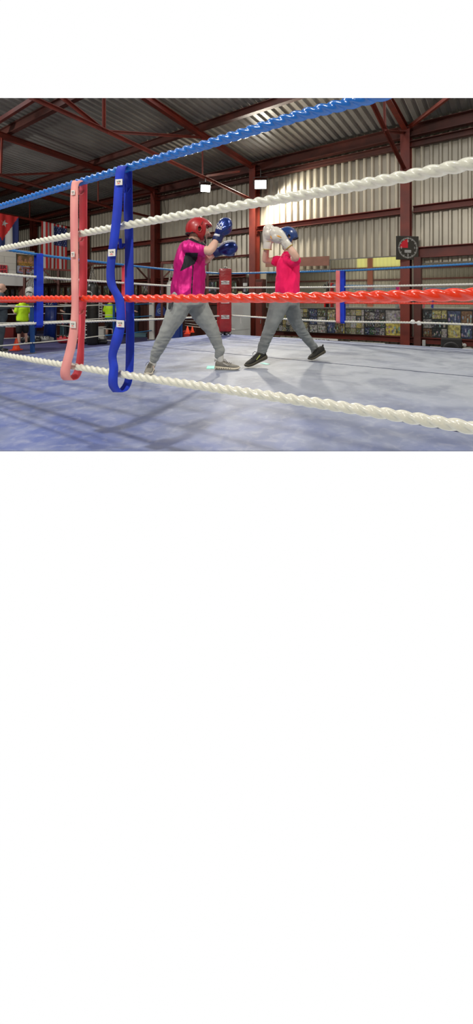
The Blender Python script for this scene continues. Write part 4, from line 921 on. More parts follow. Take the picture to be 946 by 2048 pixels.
# speaker, switch box and cable
sp = onz(903, 700, -.02); c = onm(903, HY, .5); T = thing('loudspeaker', 'black loudspeaker box behind the canvas edge at the lower right', 'speaker', (c.x, c.y, -.9))
Rm = Matrix((MT, MN, Vector((0, 0, 1)))).transposed()
b = bmesh.new(); box(b, (c.x, c.y, -.50), (.42, .3, .76), Rm, .02); mk('speaker_box', b, mat('speaker_black', (.012, .012, .013), .6), T)
b = bmesh.new(); lathe(b, [(.14, 0), (.17, .006), (.165, .012), (.13, .004), (.04, -.01)], Vector((c.x, c.y, -.36)) - MN * .15, 28, Matrix((MT, Vector((0, 0, 1)), -MN)).transposed()); mk('speaker_cone', b, mat('cone_black', (.03, .03, .032), .4), T, True)
b = bmesh.new(); pts = [at(x, y, 9.0) for x, y in ((884, 689), (893, 680), (905, 677), (918, 680), (926, 688), (930, 694), (934, 699))]; tube(b, [Vector(p_) for p_ in crv([tuple(p_) for p_ in pts], 6)], .009, 8); mk('white_cable', b, M_WHITE, label='white cable looped over the black loudspeaker with a plug adaptor', cat='cable', smooth=True)
b = bmesh.new(); ell(b, at(929, 690.5, 8.98), (.045, .03, .045)); ell(b, at(936, 698, 8.98), (.14, .05, .04)); mk('plug_adaptor', b, M_WHITE, bpy.data.objects['white_cable'], True)
b = bmesh.new(); c = onm(848, 686, .3); box(b, c, (.07, .06, .14), Rm, .008); mk('socket_box', b, mat('grey_socket', (.35, .36, .36), .5), label='small grey socket box at the foot of the timer column', cat='socket')
for x, y, lab in ((825.5, 643.5, 'left'), (838, 646, 'right')):
    b = bmesh.new(); c = rightp(x, y); ell(b, c, (.035, .03, .035)); box(b, c + Vector((0, -.005, -.01)), (.05, .05, .05), None, .01); mk('rope_tie', b, M_WHITE, label='white knotted tie on the lower far rope in front of the timer column, %s one' % lab, cat='rope tie', smooth=True)
# flood lamp fittings
def flood(pos, aim, s, label, hang=.3):
    f = (Vector(aim) - pos).normalized(); T = thing('flood_lamp', label, 'lamp', pos); R = facing(pos, f)
    b = bmesh.new(); box(b, (0, 0, -.05), (s, s * .75, .08), None, .015); b.transform(R); mk('lamp_housing', b, mat('lamp_grey', (.1, .1, .1), .4, .5), T)
    b = bmesh.new(); box(b, (0, 0, -.005), (s * .88, s * .62, .012)); b.transform(R); mk('lamp_glass', b, mat('lit_lamp_glass', (1, 1, 1), .3, emit=(1, .96, .86, 40)), T)
    b = bmesh.new()
    for i in range(7): box(b, ((i - 3) * s * .13, 0, -.11), (.008, s * .6, .05))
    b.transform(R); mk('cooling_fins', b, MATS['lamp_grey'], T)
    b = bmesh.new(); pts = [R @ Vector((-s * .56, 0, -.05)), R @ Vector((-s * .56, s * .1, -.05)) + Vector((0, 0, s * .5)), R @ Vector((s * .56, s * .1, -.05)) + Vector((0, 0, s * .5)), R @ Vector((s * .56, 0, -.05))]; tube(b, pts, .012, 6)
    mid = (pts[1] + pts[2]) / 2; tube(b, [mid, mid + Vector((0, 0, hang))], .014, 6); mk('bracket', b, MATS['lamp_grey'], T)
flood(L1 + Vector((0, 0, 0)), (0.6, 4.0, .5), .27, 'lit flood lamp hanging from the truss node above the red headguard', .1)
flood(L2, L2 + Vector((-.1, -1, -.25)), .38, 'lit flood lamp mounted beside the head of the lamp column, glaring', .25)
for i_, (p, aim) in enumerate(EXTRA): flood(Vector(p) + Vector((0, 0, .06)), aim, .3, 'flood lamp above the ring outside the photo, %s' % ('added for brightness, nearer the left' if i_ == 0 else 'added for brightness, nearer the right' if i_ == 1 else 'on the wall behind the camera' if i_ == 2 else 'far left over the training ring'), .1)
# ------------------------------------------------------------------ clad band with framed pictures, left part of the wall
M_CLAD = mat('brown_cladding', (.075, .022, .014), .5, var=(.05, .016, .011), scale=2)
b = bmesh.new(); t0 = wall_t(497, 0); wbox(b, (t0 + 26) / 2, -.02, .3, 26 - t0, .05, 2.4)
for i in range(60): 
    t_ = t0 + .15 + i * .35
    if t_ < 25.8: wbox(b, t_, .012, .3, .05, .02, 2.4)
mk('wall_cladding', b, M_CLAD, label='dark brown clad lower wall band left of the lamp column carrying framed pictures', cat='wall cladding')
rail(1.56, .10, .06, .14, t0 + .1, 26, M_STEEL, 'red capping rail on top of the brown wall band')
rail(.62, .05, .05, .06, t0 + .1, 26, M_STEEL, 'red lower rail under the framed pictures of the brown band')
W0 = lambda x, y, o: onwall(x, y, .05 + o)
FR = mat('dark_wood_frame', (.06, .022, .012), .4)
for i, (x0, x1, yt, yb) in enumerate([(10, 19, 579, 593), (22, 29, 579, 593), (32, 38, 579, 593), (44, 50, 578, 593), (89, 96, 575, 592), (102, 114, 576, 592), (119, 129, 575, 592), (134, 142, 574, 592), (197, 203, 571, 591), (207, 219, 571, 592), (270, 275, 570, 590), (283, 298, 571, 588), (320, 328, 572, 592), (417, 434, 563, 588), (463.5, 474, 562, 588)]):
    zt = onwall((x0 + x1) / 2, yt, .05).z; zb = onwall((x0 + x1) / 2, yb, .05).z
    board('framed_picture', x0, x1, zt, zb, collage(20 + i, 2.2, 1.7, .7, .8), 'framed picture on the brown wall band, ' + ['leftmost of all beside the grey clad person', 'second from the left edge', 'third from the left edge', 'just left of the white punch bag', 'just right of the broad blue strap', 'larger, second right of the broad blue strap', 'left of the pink strap', 'behind the pink strap', 'right of the black punch bag', 'wide one midway between the straps', 'narrow, peeking right of the blue strap', 'black one right of the blue strap', 'tall dark one left of the magenta jersey', 'left of the red corner pad', 'right of the red corner pad'][i], 'picture', 'framed pictures on the brown band', pf=W0, o=.0, n=D2, frame=FR, fw=.03)
sign(486, 495, onwall(490, 566, .05).z, onwall(490, 572, .05).z, M_WHITE, 'small white note on the brown band left of the lamp column', pf=W0, n=D2, o=.01, cat='note')
board('poster', 486, 499, onwall(490, 577, .05).z, onwall(490, 588, .05).z, collage(50, 2, 2, .6, 1.2), 'small tan poster on the brown band below the white note', 'poster', None, pf=W0, o=.01, n=D2)
sign(476, 484, onwall(480, 583, .05).z, onwall(480, 590, .05).z, mat('pale_yellow_paper', (.6, .55, .25), .7), 'pale yellow paper low on the brown band beside the corner pad', pf=W0, n=D2, o=.01, cat='note')
# ------------------------------------------------------------------ white painted block wall with posters, upper left
def brickmat():
    m = mat('white_block_wall', (.56, .54, .48), .7); nt = m.node_tree; b = nt.nodes['Principled BSDF']; tc = nt.nodes.new('ShaderNodeTexCoord'); br = nt.nodes.new('ShaderNodeTexBrick')
    br.inputs['Scale'].default_value = 1; br.inputs['Brick Width'].default_value = .45; br.inputs['Row Height'].default_value = .225; br.inputs['Mortar Size'].default_value = .008
    br.inputs['Color1'].default_value = (.60, .58, .52, 1); br.inputs['Color2'].default_value = (.54, .52, .46, 1); br.inputs['Mortar'].default_value = (.4, .38, .34, 1)
    mp = nt.nodes.new('ShaderNodeMapping'); mp.inputs['Rotation'].default_value = (pi / 2, 0, 0); nt.links.new(tc.outputs['Object'], mp.inputs[0]); nt.links.new(mp.outputs[0], br.inputs[0]); nt.links.new(br.outputs[0], b.inputs['Base Color']); return m
BW = brickmat(); BP = at(69, 572, 14.0); BP.z = 0
def onb(x, y, o=0): return ray_plane(x, y, BP + D1 * -o, D1)
zt = onb(69, 503).z; zb = onb(69, 573).z
b = bmesh.new(); beam(b, BP + Vector((0, 0, (zt + zb) / 2)) + D1 * .1, BP - D2 * 6 + Vector((0, 0, (zt + zb) / 2)) + D1 * .1, .2, zt - zb); mk('wall_side', b, BW, kind='structure')
b = bmesh.new(); beam(b, BP + Vector((0, 0, zb + .17)) - D1 * .02, BP - D2 * 6 + Vector((0, 0, zb + .17)) - D1 * .02, .05, .33); mk('trim_1', b, M_WHITE, kind='structure')
for dd in (.4, 5.4):
    b = bmesh.new(); c = BP - D2 * dd + D1 * .1; box(b, (c.x, c.y, (zb - .9) / 2), (.15, .15, zb + .9)); mk('support_post', b, M_STEELD, label='dark post carrying the white block wall, %s' % ('farther' if dd < 1 else 'nearer'), cat='post')
WB = lambda x, y, o: onb(x, y, .0 + o)
T = board('poster', -24, 14.5, onb(5, 530).z, onb(5, 553).z, mat('pink_red_poster', (.72, .06, .08), .5), 'pinkish red poster with bold black capital letters on the white block wall', 'poster', None, pf=WB, o=.02, n=D1)
for s_, yy in (('OFFICER', .33), ('SERIES', .17)):
    t = text(s_, .165, Matrix.Translation((0, 0, 0)), DKP, None, .002, bold=.004); W = max(v.co.x for v in t.data.vertices); t.data.transform(Matrix.Translation(((onb(14.5, HY, .02) - onb(-24, HY, .02)).length - .03 - W, yy - .02, .012))); t.parent = T
b = bmesh.new(); box(b, (.3, .04, .011), (.55, .07, .004)); q = mk('lower_strip', b, mat('dark_red_strip', (.3, .02, .02), .5)); q.parent = T
T = board('fight_poster', 33, 68, onb(50, 510).z, onb(50, 547).z, mat('poster_ground', (.28, .17, .06), .5, var=(.12, .07, .03), scale=5), 'boxing event poster with yellow titles and fighters on the white block wall', 'poster', None, pf=WB, o=.02, n=D1, frame=BK, fw=.015)
W = (onb(68, HY, .02) - onb(33, HY, .02)).length; H = onb(50, 510).z - onb(50, 547).z
b = bmesh.new(); box(b, (W / 2, H * .2, .011), (W, H * .4, .003)); q = mk('lower_half', b, mat('poster_blue', (.12, .16, .40), .5, var=(.5, .5, .5), scale=6)); q.parent = T
for x, y, r in ((.18, .8, .075), (.8, .8, .075), (.5, .72, .045), (.22, .3, .045), (.5, .3, .045), (.78, .3, .045)):
    b = bmesh.new(); ell(b, (W * x, H * y, .012), (r * .8, r, .004)); box(b, (W * x, H * y - r * 1.5, .011), (r * 2.6, r * 1.3, .003), None, .001); q = mk('fighter_figure', b, [mat('poster_skin', (.40, .20, .12), .5)], smooth=False); q.parent = T
for nm, y, n_b, m_ in (('yellow_title', .58, 9, mat('poster_yellow', (.8, .45, .05), .5)), ('yellow_title', .46, 11, MATS['poster_yellow']), ('orange_title', .12, 8, mat('poster_orange', (.75, .12, .04), .5))):
    b = bmesh.new()
    for k in range(n_b):   # lettering too blurred in the photo to read
        bx = W * (.12 + .76 * (k + .5) / n_b); w_b = W * .76 / n_b * .7
        box(b, (bx - w_b * .3, H * y, .017), (w_b * .3, H * .085, .003)); box(b, (bx, H * (y + .028 * (1 - 2 * (k % 2))), .017), (w_b * .8, H * .022, .003))
    q = mk(nm, b, m_); q.parent = T
# ------------------------------------------------------------------ flags on the truss chord
def flagm(n, c): return mat(n, c, .85)
F_R, F_W, F_B = flagm('flag_red', (.62, .03, .03)), flagm('flag_white', (.62, .62, .60)), flagm('flag_navy', (.03, .045, .17))
def onf(x, y): return tp(3, x, y)
def flag(x0, x1, yt0, yt1, yb, mats, colf, name, label, nx=52, ny=60):
    a = onf(x0, yt0); c = onf(x1, yt1); hgt = a.z - onf(x0, yb).z; b = bmesh.new(); g = {}
    P = lambda u, v: a.lerp(c, u) + Vector((0, 0, -v * hgt * (1 + 0 * u))) + D1 * (-.03 + .05 * v * sin(u * 11 + v * 2) * .6 + .02 * sin(u * 23))
    for i in range(nx + 1):
        for j in range(ny + 1): g[i, j] = b.verts.new(P(i / nx, j / ny))
    for i in range(nx):
        for j in range(ny):
            f = b.faces.new((g[i, j], g[i + 1, j], g[i + 1, j + 1], g[i, j + 1])); f.material_index = colf((i + .5) / nx, (j + .5) / ny)
    o = mk(name, b, mats, None, True, label, 'flag'); md = o.modifiers.new('thick', 'SOLIDIFY'); md.thickness = .006; return o, P
def star(b, P, u, v, r, asp, lift, rot=0):
    cs = [b.verts.new(P(u + (r if k % 2 == 0 else r * .4) * sin(pi * k / 5 + rot), v - (r if k % 2 == 0 else r * .4) * cos(pi * k / 5 + rot) * asp) - D1 * lift) for k in range(10)]
    m_ = b.verts.new(P(u, v) - D1 * lift)
    for k in range(10): b.faces.new((m_, cs[k], cs[(k + 1) % 10]))
def cuba(u, v):
    if v < .56 * (1 - abs(u - .5) * 2): return 0
    return 2 if int(u * 5) % 2 == 0 else 1
o, P = flag(-31, 36, 421, 434, 521, [F_R, F_W, F_B], cuba, 'hanging_flag', 'flag with red triangle, white star and blue white stripes hanging at the left edge')
b = bmesh.new(); star(b, P, .565, .19, .12, .70, .012, .2); mk('star', b, F_W, o)
def usa(u, v):
    if u > .46 and .05 < v < .46: return 2
    return 0 if int(u * 13) % 2 == 0 else 1
o, P = flag(82, 132.5, 442, 453, 536, [F_R, F_W, F_B], usa, 'hanging_flag', 'red and white striped flag with starred navy canton hanging over the left ropes')
b = bmesh.new()
for r_ in range(9):
    for c_ in range(6 if r_ % 2 == 0 else 5): star(b, P, .50 + (c_ + (.0 if r_ % 2 == 0 else .5)) * .09, .075 + r_ * .045, .02, .55, .012)
mk('stars', b, F_W, o)
# ------------------------------------------------------------------ second, lower ring at the left
G2 = -.58; GA = at(65, 602, 9.7); GA.z = 0; GC = at(303, 602, 13.2); GC.z = 0
b = bmesh.new(); q = [GA - D2 * .9 - D1 * .6, GC + D2 * .5 - D1 * .6, GC + D2 * .5 + D1 * 7, GA - D2 * .9 + D1 * 7]
RING2 = thing('training_ring', 'low training ring floor under purple blue canvas at the left', 'boxing ring', GA + Vector((0, 0, -.9)))
pl(b, q, G2 - .32, G2 - .0); mk('canvas', b, mat('purple_canvas', (.085, .085, .21), .65, var=(.06, .06, .14), scale=2), RING2)
def post2(x, Y, yt, m, w_, label, pad=None):
    c = at(x, HY, Y); zt = HC + (HY - yt) / F * Y; T = thing('ring_post', label, 'ring post', (c.x, c.y, G2)); b = bmesh.new()
    box(b, (c.x, c.y, (zt + G2) / 2), (w_, w_, zt - G2), None, .012); mk('post', b, m, T)
    b = bmesh.new(); box(b, (c.x, c.y, G2 + .01), (w_ * 1.6, w_ * 1.6, .02)); mk('foot_plate', b, MATS['dull_metal'], T)
    return T
M_BP = mat('blue_paint', (.012, .07, .27), .4); M_WP = mat('white_post_paint', (.62, .61, .56), .5); M_BPAD = mat('blue_pad_vinyl', (.008, .035, .24), .4, coat=.2, bump=.2, bscale=12)
post2(65, 9.7, 613, M_BP, .085, 'slim blue ring post of the training ring below the broad blue strap')
post2(110, 13.3, 604, M_WP, .08, 'white ring post directly right of the blue padded corner')
post2(228, 12.4, 610, M_BP, .07, 'slim blue ring post beside the smaller child in neon yellow')
T = post2(304, 13.2, 600, M_WP, .17, 'wide white post with the blue heart shaped pad, left of the grey joggers')
post2(363, 12.6, 640, M_BP, .07, 'short blue post seen between the legs of the boxer in magenta')
# pad with letter logo
c = at(97, HY, 13.0); T = thing('corner_cushion', 'tall blue corner cushion with white logo, behind the training ring', 'corner pad', (c.x, c.y, G2))
b = bmesh.new(); v0 = [at(x, y, 13.0) for x, y in ((86, 682), (107, 682), (111, 603), (91, 603))]; v0 = v0[:]; vv = [b.verts.new(p) for p in v0] + [b.verts.new(p + Vector((0, .18, 0))) for p in v0]
b.faces.new(vv[:4]); b.faces.new(vv[:3:-1]); [b.faces.new((vv[i], vv[4 + i], vv[4 + (i + 1) % 4], vv[(i + 1) % 4])) for i in range(4)]
bmesh.ops.bevel(b, geom=b.edges[:], offset=.02, segments=2, affect='EDGES'); p_ = mk('pad', b, M_BPAD, T, True)
text('IZ', .13, facing(at(101, 607.5, 12.96), Vector((0, -1, 0))), M_WHITE, p_, .002, 'logo', 1.6)
b = bmesh.new(); box(b, at(98, 684, 13.1), (.1, .1, .12)); mk('pad_foot', b, M_BLACK, T)
# ropes of the training ring
def srope(a, c, r, m, label, g='ropes of the training ring'):
    b = bmesh.new(); pts = [a.lerp(c, k / 16) - Vector((0, 0, .012 * sin(pi * k / 16))) for k in range(17)]; tube(b, pts, r, 8); return mk('ring_rope', b, m, None, True, label, 'rope', g)
def q2(x, y, Y): return at(x, y, Y)
names = ['top', 'second', 'third', 'lowest']
YA, YC_ = 9.62, 13.1
for i, (y0, y1) in enumerate([(613.2, 607.3), (629, 622), (644.3, 631.5), (686, 661)]):
    a = q2(66, y0, YA); c = q2(303, y1, YC_); m_ = a.lerp(c, .53)
    if i == 1: continue
    srope(a, m_, .016, R_WTHIN, 'white half of the %s rope on the right side of the training ring' % names[i]); srope(m_, c, .016, mat('blue_taped_rope', (.03, .20, .45), .5), 'blue taped half of the %s rope on the right side of the training ring' % names[i])
for i, (y0, y1) in enumerate([(613.2, 611.5), (645, 645.5), (686, 691)]):
    srope(q2(64, y0, YA), q2(-60, y1 + (y1 - y0) * .9, YA - .3), .018, R_WTHIN, '%s rope of the training ring running left from the slim blue post' % ['top', 'middle', 'lowest'][i])
for i, (y0, y1) in enumerate([(610, 609), (628.5, 626.5), (655, 650.5), (679, 671.5)]):
    srope(q2(-40, y0, 12.2), q2(110, y1, 13.25), .014, R_WTHIN, 'thin %s rope of the training ring behind the child, ending at the white post' % names[i])
for i, (y0, y1) in enumerate([(609, 611), (626.5, 630.5), (650, 658.5), (670.5, 682)]):
    srope(q2(110, y0, 13.25), q2(228, y1, 12.4), .014, R_WTHIN, 'thin %s rope between the white post and the blue post, passing the black punch bag' % names[i])
for i, (x0, y0, x1, y1) in enumerate([(370, 641.5, 462, 641), (370, 651, 430, 657), (370, 646, 470, 659)]):
    srope(q2(x0, y0, 12.6), q2(x1, y1, 11.8), .012, R_WTHIN, 'thin pale rope behind the legs of the boxer in magenta, %s' % ['upper', 'lower', 'middle'][i], 'thin ropes behind the left boxer')
# ------------------------------------------------------------------ punch bags
def bag(x, yt, yb, Y, r, m, label, hang_y, logo=None, m2=None, ysplit=None):
    c = at(x, HY, Y); zt = HC + (HY - yt) / F * Y; zb = HC + (HY - yb) / F * Y; T = thing('punch_bag', label, 'punch bag', (c.x, c.y, zb)); zs = zt if ysplit is None else HC + (HY - ysplit) / F * Y
    pr = [(r * .5, zb - .0), (r * .9, zb + .02), (r, zb + .08)]
    if m2: b = bmesh.new(); lathe(b, pr + [(r, zs)], (c.x, c.y, 0), 28); mk('lower_cover', b, m2, T, True); pr = [(r, zs + .001)]
    b = bmesh.new(); lathe(b, pr + [(r * 1.01, (zb + zt) / 2), (r, zt - .16), (r * .93, zt - .07), (r * .72, zt - .02), (r * .4, zt)], (c.x, c.y, 0), 28); mk('bag_cover', b, m, T, True)
    hz = HC + (HY - hang_y) / F * Y; b = bmesh.new()
    for k in range(4):
        a = pi / 4 + pi / 2 * k; p = Vector((c.x + cos(a) * r * .8, c.y + sin(a) * r * .8, zt - .06)); e = Vector((c.x, c.y, hz)); n = int((e - p).length / .04)
        for j in range(n):
            q = p.lerp(e, (j + .5) / n); box(b, q, (.011, .011 if j % 2 else .028, .05) if j % 2 == 0 else (.028, .011, .05))
    mk('chains', b, mat('chain_metal', (.32, .31, .29), .35, .8), T)
    b = bmesh.new(); tube(b, [Vector((c.x + .03 * cos(a), c.y, hz + .03 * sin(a))) for a in [2 * pi * k / 14 for k in range(15)]], .008, 6); mk('swivel_ring', b, MATS['chain_metal'], T, True)
    if logo:
        b = bmesh.new(); zl = HC + (HY - logo) / F * Y; pts = []; a0 = -pi / 2 + (-.45 if x > 100 else .1)
        g = []; 
        cen = b.verts.new((c.x + cos(a0) * (r + .004), c.y + sin(a0) * (r + .004), zl))
        ring = [b.verts.new((c.x + cos(a0 + .75 * cos(t_)) * (r + .004), c.y + sin(a0 + .75 * cos(t_)) * (r + .004), zl + .10 * sin(t_))) for t_ in [2 * pi * k / 24 for k in range(24)]]
        for k in range(24): b.faces.new((cen, ring[k], ring[(k + 1) % 24]))
        lg = mk('round_logo', b, M_WHITE if m != M_WHITEBAG else M_BLACK, T, label='white round logo' if m != M_WHITEBAG else 'black round logo')
        n = Vector((cos(a0), sin(a0), 0)); text('R', .15, facing(Vector((c.x, c.y, zl)) + n * (r + .008), n), M_BLACK if m != M_WHITEBAG else M_WHITE, lg, .012, 'letter', 1.1, .002)
    return T, Vector((c.x, c.y, hz))
M_WHITEBAG = mat('white_bag_vinyl', (.52, .52, .48), .4)
M_BLKBAG = mat('black_bag_vinyl', (.010, .010, .010), .35, coat=.2)
tA, hA = bag(185, 565, 690, 11.6, .168, M_BLKBAG, 'tall black punch bag with round white logo behind the left ropes', 535, 588)
tB, hB = bag(62, 573, 672, 12.4, .165, M_WHITEBAG, 'punch bag with white upper half and dark blue lower half behind the broad blue strap', 545, 589, mat('navy_bag_vinyl', (.008, .02, .10), .4), 605)
tC, hC = bag(344, 562, 640, 12.0, .165, M_WHITEBAG, 'white punch bag partly behind the magenta jersey', 530)
# racks the bags hang from
def rack(label, GB, x0, x1, y0, y1, Y0, Y1, posts, hooks):
    a = at(x0, y0, Y0); c = at(x1, y1, Y1); T = thing('bag_rack', label, 'rack', (a.x, a.y, -.9)); b = bmesh.new(); beam(b, a, c, .07, .06); mk('top_bar', b, M_STEEL, T)
    for k in posts:
        p = a.lerp(c, k); b = bmesh.new(); box(b, (p.x, p.y, (p.z + GB) / 2), (.07, .07, p.z - GB)); mk('rack_post', b, M_STEELD, T)
        b = bmesh.new(); d = (c - a).normalized() * (.5 if k < .5 else -.5); beam(b, Vector((p.x, p.y, p.z - .5)), p + d, .045, .045); mk('diagonal_brace', b, M_STEELD, T)
    for p in hooks:
        b = bmesh.new(); u = (c - a).normalized(); w_ = (p - a).dot(u); q = a + u * w_; beam(b, Vector((p.x, p.y, q.z)), q, .04, .04); tube(b, [Vector((p.x, p.y, q.z)), p + Vector((0, 0, .02))], .01, 6); mk('hook_arm', b, M_STEELD, T)
rack('dark red steel bag rack over the black punch bag', G2, 150, 300, 525.5, 532, 12.0, 13.6, (.02, .98), [hA])
rack('dark red steel bag rack left, under the striped flag', G2, 45, 146, 536, 541, 12.8, 13.6, (.04, .70), [hB])
rack('dark red steel bag rack over the white punch bag', -.9, 322, 420, 526, 524, 12.1, 12.3, (.02, .95), [hC])
# ------------------------------------------------------------------ background people
def figure(label, x, Y, z0, h, yaw, top, bot, skin=SKIN, sleeves=.28, legs='shorts', arms='cross', hair=(.05, .03, .02), bald=False, group=None):
    c = at(x, HY, Y); c.z = z0; T = thing('person', label, 'person', c, group); k = h / 1.75; R = Matrix.Rotation(yaw, 3, 'Z')
    P = lambda a, b_, z: c + R @ Vector((a, b_, z)) * k     # a forward, b_ left
    def Lm(bm, rows, seg=12, flat=1, up=None): tube(bm, [P(*r[:3]) for r in rows], [r[3] * k for r in rows], seg, flat, up if up is not None else R @ Vector((1, 0, 0)), round_caps=True)
    b = bmesh.new(); hc = P(.02, 0, 1.64)
    head_shapes(b, hc, R, 1.0 * k)
    Lm(b, [(0, 0, 1.42, .06), (.01, 0, 1.56, .055)]); Lm(b, [(0, 0, .92, .12), (0, 0, 1.15, .115), (0, 0, 1.32, .13), (0, 0, 1.42, .08)], 14, 1.3)
    arm = {'cross': [(0, .18, 1.38), (-.02, .25, 1.12), (.22, -.02, 1.14)], 'down': [(0, .18, 1.38), (-.03, .24, 1.1), (.05, .24, .86)], 'front': [(0, .18, 1.38), (.02, .25, 1.14), (.32, .14, 1.22)]}[arms]
    for q in (1, -1):
        a = [P(p[0], p[1] * q, p[2]) for p in arm]; tube(b, [a[0], a[1]], [.05 * k, .042 * k], 12, round_caps=True); tube(b, [a[1], a[2]], [.042 * k, .028 * k], 12, round_caps=True)
        d = (a[2] - a[1]).normalized(); s_ = d.cross(Vector((0, 0, 1))).normalized()
        tube(b, [a[2], a[2] + d * .09 * k], [.034 * k, .038 * k], 12, .5, round_caps=True)
        for f in range(4):
            o_ = (f - 1.5) * .018 * k; e = a[2] + d * .09 * k + Vector((0, 0, 1)).cross(s_).cross(s_) * 0 + s_ * o_; tube(b, [e, e + d * (.055 - .006 * abs(f - 1)) * k, e + d * .075 * k - Vector((0, 0, .02 * k))], [.010 * k, .009 * k, .007 * k], 6, round_caps=True)
        tube(b, [a[2] + d * .02 * k, a[2] + d * .05 * k + s_ * .045 * k, a[2] + d * .085 * k + s_ * .05 * k], [.013 * k, .011 * k, .009 * k], 6, round_caps=True)
        Lm(b, [(0, .10 * q, .92, .09), (.02, .12 * q, .5, .055), (0, .13 * q, .30, .055), (-.02, .13 * q, .08, .038)])
    mk('body', fuse(b, .011, 2), skin, T, True); eyes(T, hc, R, k)
    if not bald: b = bmesh.new(); ell(b, P(-.005, 0, 1.67), (.108 * k, .093 * k, .105 * k), R); mk('hair', b, mat('hair_%.2f' % hair[0], hair, .8), T, True)
    b = bmesh.new(); Lm(b, [(0, 0, .88, .165), (0, 0, 1.1, .155), (0, 0, 1.3, .155), (0, 0, 1.42, .11)], 20, 1.3)
    for q in (1, -1):
        a = [P(p[0], p[1] * q, p[2]) for p in arm]; e = a[0].lerp(a[1], .75); tube(b, [a[0], e], [.075 * k, .068 * k], 14, round_caps=True)
        if sleeves > 1: tube(b, [a[0], a[1]], [.075 * k, .06 * k], 14, round_caps=True); tube(b, [a[1], a[1].lerp(a[2], .92)], [.06 * k, .045 * k], 14, round_caps=True)
    b = fuse(b, .012, 4); bmesh.ops.bisect_plane(b, geom=b.verts[:] + b.edges[:] + b.faces[:], plane_co=P(0, 0, .84), plane_no=Vector((0, 0, -1)), clear_outer=True); wrinkle(b, .006, (8, 8, 6), x); mk('shirt', b, top, T, True)
    b = bmesh.new(); Lm(b, [(0, 0, .98, .14), (0, 0, .86, .155)], 20, 1.25)
    for q in (1, -1):
        Lm(b, [(0, .09 * q, .86, .125), (.01, .11 * q, .6, .112), (.01, .12 * q, .5, .105)] if legs == 'shorts' else [(0, .09 * q, .86, .12), (.02, .12 * q, .5, .085), (0, .13 * q, .3, .07), (-.01, .13 * q, .1, .06)])
    b = fuse(b, .012, 4); mk('shorts' if legs == 'shorts' else 'trousers', b, bot, T, True)
    for q in (1, -1): shoe(T, P(-.09, .13 * q, 0), R, .27 * k, M_BLACK, M_WHITE, M_WHITE, None, .03)
    return T
NEON = mat('neon_yellow_shirt', (.60, .95, .01), .7, var=(.50, .85, .01), scale=8)
SLATE = mat('slate_grey_sweat', (.06, .085, .11), .8, var=(.05, .07, .09), scale=8)
figure('bald adult in slate grey top and trousers cut by the left photo edge', 1, 10.06, G2, 1.76, radians(30), SLATE, SLATE, sleeves=2, legs='long', arms='cross', bald=True)
figure('child in neon yellow t-shirt and black shorts behind the training ring ropes, left', 45, 11.6, G2, 1.46, radians(150), NEON, mat('black_shorts', (.012, .012, .014), .7), arms='front')
figure('child in neon yellow t-shirt seen small beside the slim blue post', 220, 13.7, G2, 1.42, radians(100), NEON, MATS['black_shorts'], arms='front')
DARKT = mat('dark_shirt', (.015, .018, .03), .8)
figure('person in dark clothes with bare forearms between the straps, behind the ropes', 274, 14.2, G2, 1.42, radians(200), DARKT, DARKT, arms='front', legs='long')
figure('person in dark clothes with bare forearm left of the pink strap', 133, 14.4, G2, 1.4, radians(190), DARKT, DARKT, arms='front', legs='long')
# ------------------------------------------------------------------ things on the floor behind
OR = mat('orange_cone_plastic', (.85, .07, .02), .4)
def cone(x, yb, yt, Y, label, z=None):
    c = at(x, yb, Y); h = (yb - yt) / F * Y; T = thing('traffic_cone', label, 'cone', c, 'orange training cones'); b = bmesh.new(); lathe(b, [(h * .30, .02), (h * .28, .05), (h * .06, h * .98), (h * .04, h)], c, 20); mk('cone_body', b, OR, T, True)
    b = bmesh.new(); box(b, c + Vector((0, 0, .012)), (h * .72, h * .72, .024), None, .008); mk('cone_base', b, OR, T)
cone(32.5, 700.5, 676, 10.3, 'orange training cone on the purple canvas at the lower left'); cone(375, 668, 652, 11.6, 'orange cone seen between the magenta boxer legs, left one'); cone(384.5, 665, 652.5, 12.2, 'orange cone seen between the magenta boxer legs, right one')
def gymbag(x, y, Y, w_, h, m, label, m2=None):
    c = at(x, y, Y); c.z = G2 + h * .5; T = thing('gym_bag', label, 'bag', c - Vector((0, 0, h / 2))); b = bmesh.new(); tube(b, [c + Vector((-w_ / 2 + .04, 0, 0)), c + Vector((-w_ / 4, 0, .01)), c + Vector((w_ / 4, 0, 0)), c + Vector((w_ / 2 - .04, 0, 0))], [h * .42, h * .5, h * .48, h * .4], 16, 1.1, Vector((0, 0, 1)), round_caps=True); wrinkle(b, .02, (5, 5, 5), x); mk('bag_body', b, m, T, True)
    for q in (-.2, .2):
        b = bmesh.new(); tube(b, [c + Vector((w_ * q - .05, -.1, h * .3)), c + Vector((w_ * q - .03, -.08, h * .75)), c + Vector((w_ * q + .05, -.06, h * .72)), c + Vector((w_ * q + .07, -.08, h * .3))], .012, 6); mk('handle', b, m2 or M_BLACK, T, True)
REDB = mat('red_nylon', (.45, .02, .03), .5); 
zf = lambda Y: HY + (HC - G2) * F / Y
gymbag(127, 689, 12.0, .30, .22, REDB, 'red gym bag on the training ring floor left of the pink strap')
gymbag(62, 690, 11.9, .55, .20, mat('black_nylon', (.014, .014, .016), .5), 'black gym bag with white trim on the floor behind the slim blue post', M_WHITE)
gymbag(91, 690, 12.45, .50, .16, mat('pale_grey_nylon', (.35, .35, .34), .6), 'pale grey crumpled gym bag at the foot of the blue corner cushion')
gymbag(187, 693, 11.8, .8, .14, MATS['black_nylon'], 'flat dark bag at the foot of the black punch bag')
